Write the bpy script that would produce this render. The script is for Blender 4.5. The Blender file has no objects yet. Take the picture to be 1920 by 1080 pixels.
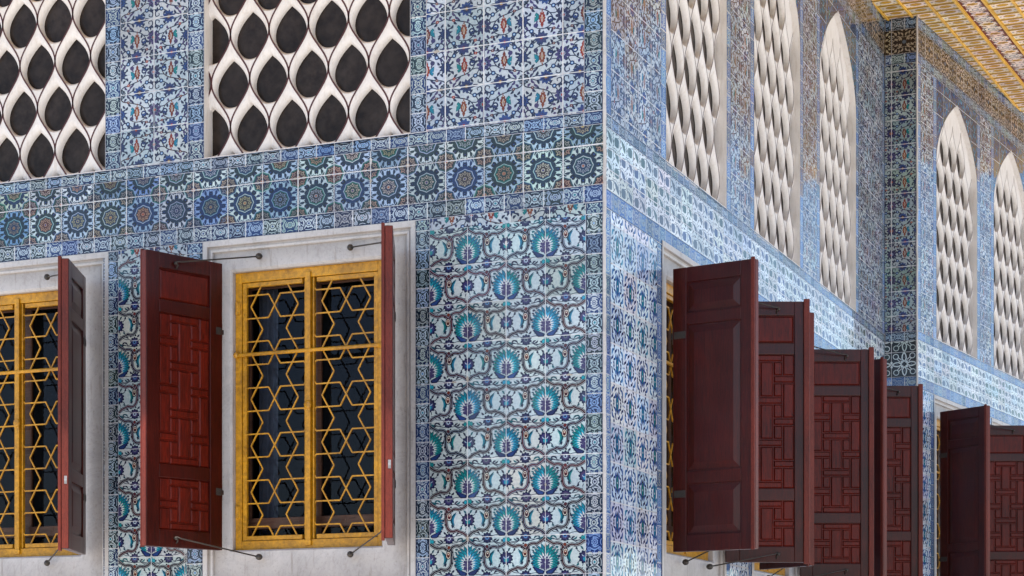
import bpy, math, random
import numpy as np
from mathutils import Vector, Matrix

rng = np.random.default_rng(7)
random.seed(7)
SC = bpy.context.scene
COL = SC.collection
H = 1.6                      # eye height above the terrace; heights below are measured from the eye
PI = math.pi

# ------------------------------------------------------------------ object helpers
def tag(o, label=None, cat=None, group=None, kind=None):
    if label: o['label'] = label
    if cat: o['category'] = cat
    if group: o['group'] = group
    if kind: o['kind'] = kind
    elif cat: o['kind'] = 'thing'
    return o

def empty(name, loc=(0, 0, 0), rz=0.0, label=None, cat=None, group=None):
    o = bpy.data.objects.new(name, None)
    o.empty_display_size = 0.2
    o.location = loc
    o.rotation_euler = (0, 0, rz)
    COL.objects.link(o)
    return tag(o, label, cat, group)

class MB:
    """collects faces of one mesh"""
    def __init__(s):
        s.v = []; s.f = []
    def face(s, pts):
        n = len(s.v); s.v += [tuple(p) for p in pts]; s.f.append(list(range(n, n + len(pts))))
    def box(s, a, b):
        (x0, y0, z0), (x1, y1, z1) = a, b
        x0, x1 = min(x0, x1), max(x0, x1); y0, y1 = min(y0, y1), max(y0, y1); z0, z1 = min(z0, z1), max(z0, z1)
        n = len(s.v)
        s.v += [(x0, y0, z0), (x1, y0, z0), (x1, y1, z0), (x0, y1, z0), (x0, y0, z1), (x1, y0, z1), (x1, y1, z1), (x0, y1, z1)]
        for q in ((0, 3, 2, 1), (4, 5, 6, 7), (0, 1, 5, 4), (1, 2, 6, 5), (2, 3, 7, 6), (3, 0, 4, 7)):
            s.f.append([n + i for i in q])
    def tube(s, pts, r, k=6, r1=None):
        pts = [Vector(p) for p in pts]
        rings = []
        m = len(pts)
        for i, p in enumerate(pts):
            t = (pts[min(i + 1, m - 1)] - pts[max(i - 1, 0)]).normalized()
            a = Vector((0, 0, 1)) if abs(t.z) < 0.9 else Vector((1, 0, 0))
            u = t.cross(a).normalized(); w = t.cross(u).normalized()
            rr = r if r1 is None else r + (r1 - r) * i / max(1, m - 1)
            n = len(s.v)
            for j in range(k):
                an = 2 * PI * (j + .5) / k
                s.v.append(tuple(p + u * (rr * math.cos(an)) + w * (rr * math.sin(an))))
            rings.append(n)
        for i in range(m - 1):
            for j in range(k):
                s.f.append([rings[i] + j, rings[i] + (j + 1) % k, rings[i + 1] + (j + 1) % k, rings[i + 1] + j])
        s.f.append([rings[0] + j for j in range(k)][::-1]); s.f.append([rings[-1] + j for j in range(k)])
    def ball(s, c, r, sx=1, sy=1, sz=1, n=8, m=6):
        base = len(s.v)
        for i in range(m + 1):
            th = PI * i / m
            for j in range(n):
                ph = 2 * PI * j / n
                s.v.append((c[0] + r * sx * math.sin(th) * math.cos(ph), c[1] + r * sy * math.sin(th) * math.sin(ph), c[2] + r * sz * math.cos(th)))
        for i in range(m):
            for j in range(n):
                s.f.append([base + i * n + j, base + i * n + (j + 1) % n, base + (i + 1) * n + (j + 1) % n, base + (i + 1) * n + j])
    def build(s, name, mat, parent=None, M=None, smooth=False, bevel=0.0):
        me = bpy.data.meshes.new(name)
        v = s.v
        if M is not None:
            v = [tuple(M @ Vector(p)) for p in v]
        me.from_pydata(v, [], s.f)
        me.update()
        me.materials.append(mat)
        if smooth:
            me.polygons.foreach_set('use_smooth', [True] * len(me.polygons))
        o = bpy.data.objects.new(name, me)
        COL.objects.link(o)
        if parent: o.parent = parent
        if bevel:
            b = o.modifiers.new('bevel', 'BEVEL'); b.width = bevel; b.segments = 2; b.limit_method = 'ANGLE'
        return o

def kids(o): return [c for c in COL.objects if c.parent == o]
def copy_tree(o, parent=None):
    c = o.copy(); COL.objects.link(c)
    if parent: c.parent = parent
    for k in kids(o): copy_tree(k, c)
    return c

# ------------------------------------------------------------------ materials
def newmat(name):
    m = bpy.data.materials.new(name); m.use_nodes = True
    nt = m.node_tree; nt.nodes.clear()
    out = nt.nodes.new('ShaderNodeOutputMaterial'); b = nt.nodes.new('ShaderNodeBsdfPrincipled')
    nt.links.new(b.outputs[0], out.inputs[0])
    return m, nt, b
def N(nt, t, **kw):
    n = nt.nodes.new(t)
    for k, v in kw.items():
        if hasattr(n, k): setattr(n, k, v)
        else: n.inputs[k.replace('_', ' ')].default_value = v
    return n
def noise(nt, scale, detail=4, rough=.55, vec=None, dist=0):
    n = N(nt, 'ShaderNodeTexNoise'); n.inputs['Scale'].default_value = scale; n.inputs['Detail'].default_value = detail
    n.inputs['Roughness'].default_value = rough; n.inputs['Distortion'].default_value = dist
    if vec is not None: nt.links.new(vec, n.inputs['Vector'])
    return n.outputs['Fac']
def ramp(nt, fac, stops):
    r = N(nt, 'ShaderNodeValToRGB'); nt.links.new(fac, r.inputs[0])
    e = r.color_ramp.elements
    while len(e) < len(stops): e.new(.5)
    for el, (p, c) in zip(e, stops):
        el.position = p; el.color = tuple(c) + (1,) if len(c) == 3 else c
    return r.outputs[0]
def mix(nt, mode, fac, a, b):
    m = N(nt, 'ShaderNodeMix'); m.data_type = 'RGBA'; m.blend_type = mode
    if isinstance(fac, (int, float)): m.inputs[0].default_value = fac
    else: nt.links.new(fac, m.inputs[0])
    for i, x in ((6, a), (7, b)):
        if isinstance(x, (tuple, list)): m.inputs[i].default_value = tuple(x) + (1,)
        else: nt.links.new(x, m.inputs[i])
    return m.outputs[2]
def bump(nt, b, h, strength=.2, dist=.01, normal=None):
    n = N(nt, 'ShaderNodeBump'); n.inputs['Strength'].default_value = strength; n.inputs['Distance'].default_value = dist
    nt.links.new(h, n.inputs['Height'])
    if normal is not None: nt.links.new(normal, n.inputs['Normal'])
    nt.links.new(n.outputs[0], b.inputs['Normal'])
    return n.outputs[0]
def objco(nt, scale=None):
    t = N(nt, 'ShaderNodeTexCoord')
    if scale is None: return t.outputs['Object']
    m = N(nt, 'ShaderNodeMapping'); m.inputs['Scale'].default_value = scale
    nt.links.new(t.outputs['Object'], m.inputs['Vector'])
    return m.outputs[0]

def mat_paint(name, rough=.1, spec=.5, wob=.012, ink=.25, bumpy=.05, coat=0.0):
    m, nt, b = newmat(name)
    a = N(nt, 'ShaderNodeAttribute'); a.attribute_name = 'paint'
    t = N(nt, 'ShaderNodeAttribute'); t.attribute_name = 'tile'
    co = objco(nt)
    n1 = noise(nt, 70, 3, .6, co); n2 = noise(nt, 6, 4, .6, co); n3 = noise(nt, 420, 2, .6, co)
    c = mix(nt, 'MULTIPLY', ink, a.outputs['Color'], ramp(nt, n1, [(.3, (.35, .4, .55)), (.62, (1.15, 1.12, 1.08))]))
    c = mix(nt, 'MULTIPLY', .35, c, ramp(nt, n2, [(.3, (.72, .74, .76)), (.65, (1.1, 1.08, 1.03))]))
    c = mix(nt, 'MULTIPLY', .2, c, ramp(nt, n3, [(.35, (.6, .6, .62)), (.6, (1.1, 1.1, 1.1))]))
    nt.links.new(c, b.inputs['Base Color'])
    b.inputs['Specular IOR Level'].default_value = spec
    b.inputs['Coat Weight'].default_value = coat
    b.inputs['Coat Roughness'].default_value = rough
    rr = N(nt, 'ShaderNodeMapRange'); nt.links.new(n2, rr.inputs[0])
    rr.inputs[1].default_value = .3; rr.inputs[2].default_value = .7; rr.inputs[3].default_value = rough * .7; rr.inputs[4].default_value = rough * 1.7
    nt.links.new(rr.outputs[0], b.inputs['Roughness'])
    g = N(nt, 'ShaderNodeNewGeometry')
    s1 = N(nt, 'ShaderNodeVectorMath', operation='SUBTRACT'); nt.links.new(t.outputs['Vector'], s1.inputs[0]); s1.inputs[1].default_value = (.5, .5, .5)
    s2 = N(nt, 'ShaderNodeVectorMath', operation='SCALE'); nt.links.new(s1.outputs[0], s2.inputs[0]); s2.inputs['Scale'].default_value = wob * 2
    s3 = N(nt, 'ShaderNodeVectorMath', operation='ADD'); nt.links.new(g.outputs['Normal'], s3.inputs[0]); nt.links.new(s2.outputs[0], s3.inputs[1])
    s4 = N(nt, 'ShaderNodeVectorMath', operation='NORMALIZE'); nt.links.new(s3.outputs[0], s4.inputs[0])
    nb = noise(nt, 22, 3, .5, co)
    bump(nt, b, nb, bumpy, .01, s4.outputs[0])
    return m

def mat_marble():
    m, nt, b = newmat('marble')
    co = objco(nt)
    st = objco(nt, (9, 9, 1.3))
    n1 = noise(nt, 2.2, 7, .65, co, .6); n2 = noise(nt, 3.0, 5, .65, st); n3 = noise(nt, 60, 4, .7, co)
    c = ramp(nt, n1, [(.25, (.40, .385, .38)), (.5, (.49, .47, .465)), (.75, (.55, .53, .52))])
    c = mix(nt, 'MULTIPLY', .5, c, ramp(nt, n2, [(.30, (.48, .42, .37)), (.44, (1, 1, 1))]))
    c = mix(nt, 'MULTIPLY', .45, c, ramp(nt, n3, [(.28, (.45, .4, .36)), (.45, (1, 1, 1))]))
    n4 = noise(nt, 1.6, 8, .7, co, 2.5)
    c = mix(nt, 'MULTIPLY', .22, c, ramp(nt, n4, [(.46, (1, 1, 1)), (.497, (.5, .5, .54)), (.53, (1, 1, 1))]))
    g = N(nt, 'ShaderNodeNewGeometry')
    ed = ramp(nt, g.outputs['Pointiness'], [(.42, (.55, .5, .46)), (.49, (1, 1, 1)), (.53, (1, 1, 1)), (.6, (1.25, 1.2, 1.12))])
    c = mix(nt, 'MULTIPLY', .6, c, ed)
    nt.links.new(c, b.inputs['Base Color']); b.inputs['Roughness'].default_value = .5
    bump(nt, b, n3, .25, .004)
    return m

def mat_plaster():
    m, nt, b = newmat('plaster')
    co = objco(nt); st = objco(nt, (14, 14, 2.2))
    n1 = noise(nt, 3, 6, .6, co); n2 = noise(nt, 3, 5, .6, st); n3 = noise(nt, 90, 3, .6, co)
    c = ramp(nt, n1, [(.3, (.66, .625, .605)), (.65, (.73, .70, .68))])
    c = mix(nt, 'MULTIPLY', .3, c, ramp(nt, n2, [(.3, (.55, .45, .35)), (.5, (1, 1, 1))]))
    c = mix(nt, 'MULTIPLY', .12, c, ramp(nt, n3, [(.3, (.5, .5, .5)), (.6, (1, 1, 1))]))
    nt.links.new(c, b.inputs['Base Color']); b.inputs['Roughness'].default_value = .62
    bump(nt, b, n3, .12, .003)
    return m

def mat_wood(name, c0, c1, rough=.3, axis=(16, 16, 1.2), coat=.25):
    m, nt, b = newmat(name)
    co = objco(nt, axis); oc = objco(nt)
    n1 = noise(nt, 6, 6, .65, co, 1.2); n2 = noise(nt, 1.7, 3, .5, oc); n3 = noise(nt, 110, 3, .7, oc)
    oi = N(nt, 'ShaderNodeObjectInfo')
    c = ramp(nt, n1, [(.3, c0), (.7, c1)])
    c = mix(nt, 'MULTIPLY', .55, c, ramp(nt, n2, [(.35, (.5, .45, .45)), (.68, (1.35, 1.15, 1.05))]))
    c = mix(nt, 'MULTIPLY', .25, c, ramp(nt, n3, [(.3, (.5, .5, .5)), (.6, (1.1, 1.1, 1.1))]))
    sc = ramp(nt, noise(nt, 34, 6, .75, objco(nt, (3, 3, .8))), [(.60, (0, 0, 0)), (.72, (.55, .55, .55))])
    c = mix(nt, 'MIX', sc, c, tuple(min(1, x * 1.5 + .012) for x in c1))
    nt.links.new(c, b.inputs['Base Color'])
    rr = N(nt, 'ShaderNodeMapRange'); nt.links.new(n2, rr.inputs[0]); rr.inputs[3].default_value = rough * .8; rr.inputs[4].default_value = rough * 1.5
    nt.links.new(rr.outputs[0], b.inputs['Roughness'])
    b.inputs['Coat Weight'].default_value = coat; b.inputs['Coat Roughness'].default_value = .16; b.inputs['Specular IOR Level'].default_value = .2
    bump(nt, b, n1, .12, .003)
    return m

def mat_simple(name, col, rough=.5, metal=0.0, nscale=30, var=.4, bs=.15):
    m, nt, b = newmat(name)
    co = objco(nt); n1 = noise(nt, nscale, 5, .65, co); n2 = noise(nt, nscale * .15, 4, .6, co)
    c = mix(nt, 'MULTIPLY', var, col, ramp(nt, n1, [(.3, (.45, .42, .4)), (.62, (1.15, 1.15, 1.15))]))
    c = mix(nt, 'MULTIPLY', var, c, ramp(nt, n2, [(.3, (.6, .57, .52)), (.62, (1.12, 1.12, 1.12))]))
    nt.links.new(c, b.inputs['Base Color']); b.inputs['Roughness'].default_value = rough; b.inputs['Metallic'].default_value = metal
    bump(nt, b, n1, bs, .002)
    return m

def mat_glass():
    m = bpy.data.materials.new('window_glass'); m.use_nodes = True; nt = m.node_tree; nt.nodes.clear()
    out = nt.nodes.new('ShaderNodeOutputMaterial')
    tr = N(nt, 'ShaderNodeBsdfTransparent'); tr.inputs[0].default_value = (.42, .45, .5, 1)
    gl = N(nt, 'ShaderNodeBsdfGlossy'); gl.inputs['Roughness'].default_value = .015; gl.inputs[0].default_value = (.34, .37, .46, 1)
    fr = N(nt, 'ShaderNodeFresnel'); fr.inputs['IOR'].default_value = 1.38
    nb = noise(nt, 3, 2, .5, objco(nt)); bp = N(nt, 'ShaderNodeBump'); bp.inputs['Strength'].default_value = .04; nt.links.new(nb, bp.inputs['Height'])
    nt.links.new(bp.outputs[0], gl.inputs['Normal'])
    mx = N(nt, 'ShaderNodeMixShader'); nt.links.new(fr.outputs[0], mx.inputs[0]); nt.links.new(tr.outputs[0], mx.inputs[1]); nt.links.new(gl.outputs[0], mx.inputs[2])
    nt.links.new(mx.outputs[0], out.inputs[0])
    return m

def mat_paving():
    m, nt, b = newmat('paving')
    co = objco(nt)
    br = N(nt, 'ShaderNodeTexBrick'); br.inputs['Scale'].default_value = 1.0; br.inputs['Brick Width'].default_value = .9; br.inputs['Row Height'].default_value = .6
    br.inputs['Mortar Size'].default_value = .008; br.inputs['Color1'].default_value = (.80, .76, .69, 1); br.inputs['Color2'].default_value = (.74, .70, .64, 1); br.inputs['Mortar'].default_value = (.2, .19, .17, 1)
    nt.links.new(co, br.inputs['Vector'])
    c = mix(nt, 'MULTIPLY', .4, br.outputs['Color'], ramp(nt, noise(nt, 2, 6, .6, co), [(.3, (.7, .68, .64)), (.7, (1.1, 1.1, 1.1))]))
    nt.links.new(c, b.inputs['Base Color']); b.inputs['Roughness'].default_value = .55
    return m

M_TILE = mat_paint('glazed_tile', rough=.075, spec=.42, wob=.030, ink=.40)
M_CEIL = mat_paint('painted_wood', rough=.5, spec=.3, wob=0, ink=.35, bumpy=.1)
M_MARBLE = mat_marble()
M_PLASTER = mat_plaster()
def mat_lining():
    m = mat_plaster(); m.name = 'sooty_plaster'; nt = m.node_tree; b = [n for n in nt.nodes if n.type == 'BSDF_PRINCIPLED'][0]
    src = b.inputs['Base Color'].links[0].from_socket
    g = N(nt, 'ShaderNodeNewGeometry'); sp = N(nt, 'ShaderNodeSeparateXYZ'); nt.links.new(g.outputs['Normal'], sp.inputs[0])
    n1 = noise(nt, 7, 4, .6, objco(nt))
    mm = N(nt, 'ShaderNodeMath', operation='MULTIPLY'); nt.links.new(ramp(nt, sp.outputs['Z'], [(.5, (0, 0, 0)), (1.0, (1, 1, 1))]), mm.inputs[0]); nt.links.new(ramp(nt, n1, [(.3, (.25, .25, .25)), (.65, (1, 1, 1))]), mm.inputs[1])
    nt.links.new(mix(nt, 'MULTIPLY', mm.outputs[0], src, (.52, .38, .26)), b.inputs['Base Color'])
    return m
M_LINING = mat_lining()
M_WOOD = mat_wood('mahogany', (.020, .0020, .0012), (.066, .0060, .0026), rough=.3, coat=.28)
M_EDGE = mat_wood('worn_red_paint', (.055, .009, .007), (.19, .036, .022), rough=.4, axis=(60, 60, 5), coat=.1)
M_FRET = mat_wood('mahogany_fret', (.030, .0026, .0014), (.150, .0110, .0034), rough=.34, coat=.12)
M_SASH = mat_wood('sash_wood', (.05, .02, .012), (.12, .06, .035), rough=.5, axis=(1.2, 16, 16))
M_GOLD = mat_simple('gilt_paint', (.52, .245, .005), .38, 0.0, 45, .75, .45)
M_RIB = mat_simple('gilt_rib', (.78, .46, .06), .4, 0.0, 20, .4, .1)
M_LINE = mat_simple('maroon_line', (.06, .008, .010), .6, 0.0, 60, .3, .05)
M_STEEL = mat_simple('bright_steel', (.42, .40, .39), .35, .8, 90, .6, .3)
M_IRON = mat_simple('iron', (.045, .038, .034), .5, .3, 60, .5, .4)
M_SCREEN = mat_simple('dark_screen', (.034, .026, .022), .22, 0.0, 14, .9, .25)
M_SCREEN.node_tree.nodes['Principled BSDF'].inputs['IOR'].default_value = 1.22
M_CORE = mat_simple('unlit_room', (.02, .018, .017), .9, 0.0, 6, .3, .05)  # near-black colour standing in for the unlit rooms behind the windows
M_CLOTH = mat_simple('curtain_cloth', (.30, .31, .36), .8, 0.0, 25, .4, .1)
M_GLASS = mat_glass()
M_PAVE = mat_paving()

# ------------------------------------------------------------------ ornament: vector patterns
W = (.52, .58, .61); CREAM = (.60, .58, .50); PALE = (.40, .50, .64)
NAVY = (.009, .015, .055); BLUE = (.020, .042, .15); SKYB = (.07, .19, .42); TURQ = (.010, .17, .24); TEAL = (.008, .10, .13)
PURP = (.040, .034, .115); RED = (.26, .026, .010); MAR = (.12, .022, .026); BLK = (.010, .014, .024); STEM = (.016, .022, .052)
GRN = (.012, .07, .05); SLATE = (.10, .13, .17); OCH = (.34, .22, .05); LTURQ = (.33, .56, .60); BROWN = (.10, .045, .02)

def catmull(P, n=5, closed=False):
    P = [np.array(p, float) for p in P]; out = []; m = len(P)
    rngi = range(m if closed else m - 1)
    for i in rngi:
        p0 = P[(i - 1) % m] if closed else P[max(i - 1, 0)]; p1 = P[i]; p2 = P[(i + 1) % m]; p3 = P[(i + 2) % m] if closed else P[min(i + 2, m - 1)]
        for k in range(n):
            t = k / n
            out.append(.5 * ((2 * p1) + (-p0 + p2) * t + (2 * p0 - 5 * p1 + 4 * p2 - p3) * t * t + (-p0 + 3 * p1 - 3 * p2 + p3) * t ** 3))
    if not closed: out.append(P[-1])
    return out

class Pat:
    def __init__(s, cw, ch):
        s.cw, s.ch, s.P, s.g = cw, ch, [], 0  # P: (points, colour or accent name, layer, group)
    def add(s, pts, col, layer):
        s.g += 1; s.P.append((np.array(pts, float), col, layer, s.g))
    def disc(s, c, r, col, layer, n=10, sx=1, sy=1, a0=0):
        s.add([(c[0] + r * sx * math.cos(2 * PI * i / n + a0), c[1] + r * sy * math.sin(2 * PI * i / n + a0)) for i in range(n)], col, layer)
    def lens(s, a, b, w, col, layer, bend=0.0, n=5, skew=1.0):
        a = np.array(a, float); b = np.array(b, float); d = b - a; L = np.hypot(*d)
        if L < 1e-9: return
        d /= L; p = np.array([-d[1], d[0]])
        up, dn = [], []
        for i in range(n + 1):
            t = i / n; c = a + d * L * t + p * bend * L * math.sin(PI * t); h = w * .5 * math.sin(PI * t ** skew) ** .85
            if i in (0, n): up.append(c)
            else: up.append(c + p * h); dn.append(c - p * h)
        s.add(up + dn[::-1], col, layer)
    def stroke(s, pts, w, col, layer, w1=None, closed=False):
        pts = [np.array(p, float) for p in pts]
        if closed: pts = pts + [pts[0]]
        m = len(pts); Lr, Rr = [], []
        for i in range(m):
            if closed: t = pts[(i + 1) % (m - 1)] - pts[(i - 1) % (m - 1)] if i not in (0, m - 1) else pts[1] - pts[m - 2]
            else: t = pts[min(i + 1, m - 1)] - pts[max(i - 1, 0)]
            t = t / (np.hypot(*t) + 1e-12); p = np.array([-t[1], t[0]])
            ww = w if w1 is None else w + (w1 - w) * i / (m - 1)
            Lr.append(pts[i] + p * ww * .5); Rr.append(pts[i] - p * ww * .5)
        s.g += 1
        for i in range(m - 1):
            s.P.append((np.array([Lr[i], Lr[i + 1], Rr[i + 1], Rr[i]]), col, layer, s.g))
    def radial(s, c, r, k, depth, col, layer, n=4, a0=0.0, sx=1, sy=1, sharp=False):
        pts = []
        for i in range(k * n):
            u = (i % n) / n
            rr = r * (1 - depth * (abs(2 * u - 1) if sharp else (1 - math.sin(PI * u)))) if not sharp else r * (1 - depth * abs(2 * u - 1))
            a = a0 + 2 * PI * i / (k * n)
            pts.append((c[0] + sx * rr * math.cos(a), c[1] + sy * rr * math.sin(a)))
        s.add(pts, col, layer)
    def place(s, q, M):
        """add pattern q transformed by 2x3 matrix M"""
        M = np.array(M, float)
        for p, c, l, g in q.P: s.P.append((p @ M[:, :2].T + M[:, 2], c, l, g + s.g))
        s.g += q.g + 1
    def compile(s):
        s.P.sort(key=lambda t: (t[2], t[3]))
        seen = set(); P = []
        for p, c, l, g in s.P:                    # drop a motif drawn twice by neighbours
            k = (l, round((p[:, 0].mean() + 1e-4) % s.cw, 2), round((p[:, 1].mean() + 1e-4) % s.ch, 2), round(np.ptp(p[:, 0]), 2), round(np.ptp(p[:, 1]), 2), str(c))
            if k in seen: continue
            seen.add(k); P.append((p, c, l, g))
        B = np.array([[p[:, 0].min(), p[:, 0].max(), p[:, 1].min(), p[:, 1].max()] for p, _, _, _ in P])
        B += np.array([-1, 1, -1, 1]) * .006
        G = np.array([t[3] for t in P]); lev = np.ones(len(P))
        k0 = 0
        while k0 < len(P):                        # every motif lies just above whatever it covers
            k1 = k0
            while k1 < len(P) and G[k1] == G[k0]: k1 += 1
            mx = 0
            for k in range(k0, k1):
                if k0 == 0: break
                hit = np.zeros(k0, bool)
                for dx in (-s.cw, 0, s.cw):
                    for dy in (-s.ch, 0, s.ch):
                        hit |= (B[:k0, 0] + dx < B[k, 1]) & (B[:k0, 1] + dx > B[k, 0]) & (B[:k0, 2] + dy < B[k, 3]) & (B[:k0, 3] + dy > B[k, 2])
                if hit.any(): mx = max(mx, lev[:k0][hit].max())
            lev[k0:k1] = mx + 1
            k0 = k1
        s.P = [(p, c, v) for (p, c, l, g), v in zip(P, lev)]
        s.top = lev.max()
        s.n = np.array([len(p) for p, _, _ in s.P]); s.start = np.concatenate([[0], np.cumsum(s.n)[:-1]])
        s.V = np.concatenate([p for p, _, _ in s.P]); s.layer = np.array([l for _, _, l in s.P], float)
        s.cols = [c for _, c, _ in s.P]
        s.bb = np.array([[p[:, 0].min(), p[:, 0].max(), p[:, 1].min(), p[:, 1].max()] for p, _, _ in s.P])
        s.cen = np.array([p.mean(0) for p, _, _ in s.P])
        return s

def rosette(P, c, r, layer, k=8, petal='blue', out=BLK, core=CREAM, heart=RED, a0=0.0, sharp=False):
    P.radial(c, r, k, .32, petal, layer, 4, a0, sharp=sharp)
    P.radial(c, r * .55, k, .3, out, layer + 1, 3, a0)
    P.radial(c, r * .40, k, .35, core, layer + 2, 3, a0 + .3)
    P.disc(c, r * .20, heart, layer + 3, 7)

# --- curling tulip tile of the upper panels: one tile, mirrored into a 2 x 2 cell
def make_tulip():
    t = Pat(1, 1)
    arc = [(.02, .17), (.10, .215), (.22, .235), (.40, .285), (.56, .335), (.68, .42), (.755, .56), (.72, .71), (.60, .785), (.47, .80), (.36, .77), (.30, .715)]
    t.stroke(catmull(arc, 4), .032, 'stem', 2, .022)
    t.stroke(catmull([(.98, .90), (.86, .845), (.74, .815), (.60, .80), (.47, .80)], 4), .028, 'stem', 2)
    t.stroke(catmull([(.02, .17), (.0, .10), (.03, .02)], 4), .028, STEM, 2)
    t.stroke(catmull([(.98, .90), (.995, .80), (.99, .70)], 4), .028, STEM, 2)
    t.stroke(catmull([(.68, .42), (.80, .44), (.86, .40), (.80, .28), (.77, .25)], 4), .026, STEM, 2)
    t.stroke(catmull([(.77, .25), (.86, .23), (.95, .16), (.93, .06), (.84, .08), (.85, .14)], 5), .042, STEM, 2, .022)
    t.stroke(catmull([(.22, .83), (.12, .80), (.05, .87), (.09, .95), (.17, .93)], 5), .042, STEM, 2, .022)
    t.stroke(catmull([(.22, .83), (.30, .90), (.40, .97)], 4), .026, STEM, 2)
    t.stroke(catmull([(.02, .62), (.06, .74), (.14, .80), (.22, .83)], 4), .026, STEM, 2)
    t.stroke(catmull([(.55, .12), (.66, .2), (.77, .25)], 4), .026, STEM, 2)
    t.stroke(catmull([(.18, .0), (.32, .06), (.45, .05)], 3), .026, STEM, 2)
    # tulip
    side = [(.0, .255), (.045, .16), (.03, .13), (.085, .08), (.065, .055), (.095, .0), (.07, -.02), (.085, -.07), (.05, -.09), (.055, -.14), (.02, -.16), (.015, -.255)]
    shp = [(.485 + x, .53 + y) for x, y in side] + [(.485 - x * .92, .53 + y) for x, y in side[::-1][1:-1]]
    t.add(shp, 'tulip', 4)
    t.lens((.485, .44), (.485, .64), .05, CREAM, 5)
    t.lens((.485, .46), (.485, .62), .028, 'tulip', 6)
    t.disc((.485, .38), .014, CREAM, 5, 6); t.disc((.45, .52), .012, OCH, 5, 6); t.disc((.525, .53), .012, OCH, 5, 6)
    # turquoise comma leaf
    t.lens((.345, .37), (.285, .62), .135, TEAL, 3, -.18, 6, .8)
    t.lens((.335, .395), (.29, .60), .085, 'turq', 4, -.18, 6, .8)
    t.disc((.315, .47), .014, W, 5, 6)
    # buds
    t.disc((.33, .70), .062, 'purp', 4, 9); t.lens((.34, .66), (.37, .58), .045, 'purp', 4)
    t.disc((.695, .585), .085, NAVY, 4, 12); t.disc((.695, .585), .058, 'blue', 5, 10); t.disc((.69, .57), .036, W, 6, 8, 1, .75); t.disc((.70, .588), .02, NAVY, 7, 6)
    for c in ((.77, .25), (.22, .83)):
        t.disc(c, .062, NAVY, 4, 10); t.disc(c, .036, SKYB, 5, 8); t.disc(c, .018, W, 6, 6)
    # rosettes shared with the neighbours
    t.radial((0, .56), .205, 10, .42, NAVY, 3, 2, .1, sharp=True); t.radial((0, .56), .15, 10, .45, 'blue', 4, 2, .1, sharp=True); t.radial((0, .56), .075, 10, .3, NAVY, 5, 2, .1)
    t.disc((0, .56), .035, 'blue', 6, 8)
    rosette(t, (1, .52), .20, 3, 9, 'purp', NAVY, 'ros', RED)
    rosette(t, (.47, 1.0), .19, 3, 9, 'blue', PURP, 'blue', RED, .2, True)
    rosette(t, (.56, 0.0), .195, 3, 10, 'blue', NAVY, 'purp', OCH, .1, True)
    for c in ((1, 1), (0, 0)):
        t.radial(c, .145, 12, .14, BLK, 3, 3)
        for i in range(8):
            a = 2 * PI * (i + .5) / 8
            t.lens((c[0] + .04 * math.cos(a), c[1] + .04 * math.sin(a)), (c[0] + .125 * math.cos(a), c[1] + .125 * math.sin(a)), .05, SLATE, 4)
        t.disc(c, .03, PALE, 4, 8)
    # small red knots and leaves
    for c in ((.22, .235), (.78, .825)):
        for i in range(4):
            a = PI / 4 + i * PI / 2
            t.disc((c[0] + .024 * math.cos(a), c[1] + .024 * math.sin(a)), .022, 'knot', 4, 6)
        t.disc(c, .012, CREAM, 5, 5)
    lv = [((.10, .215), (.17, .13)), ((.22, .24), (.30, .34)), ((.40, .285), (.34, .20)), ((.56, .335), (.60, .25)), ((.62, .38), (.60, .48)), ((.755, .56), (.84, .62)), ((.72, .71), (.80, .74)),
          ((.72, .70), (.63, .68)), ((.60, .785), (.66, .87)), ((.86, .845), (.90, .76)), ((.74, .815), (.70, .92)), ((.30, .90), (.22, .97)), ((.14, .80), (.10, .70)), ((.86, .40), (.92, .34)),
          ((.66, .2), (.72, .11)), ((.18, .01), (.27, .12)), ((.32, .06), (.38, .16)), ((.95, .16), (.90, .30)), ((.05, .87), (.02, .76)), ((.12, .45), (.20, .36)), ((.13, .62), (.19, .70)), ((.83, .93), (.76, .97)),
          ((.88, .60), (.84, .70)), ((.44, .80), (.42, .88)), ((.93, .93), (.99, .86)), ((.06, .30), (.13, .38)), ((.87, .20), (.97, .26)), ((.25, .13), (.36, .21)), ((.70, .03), (.82, .02)), ((.30, .985), (.20, .90)), ((.03, .93), (.09, .98))]
    for i, (a, b) in enumerate(lv):
        b = (a[0] + (b[0] - a[0]) * 1.15, a[1] + (b[1] - a[1]) * 1.15)
        t.lens(a, b, .064, STEM if i % 3 else 'purp', 3, .14 if i % 2 else -.14)
    c = Pat(2, 2)
    for mx in (0, 1):
        for my in (0, 1):
            c.place(t, [[-1 if mx else 1, 0, 2 if mx else 0], [0, -1 if my else 1, 2 if my else 0]])
    return c.compile()

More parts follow.
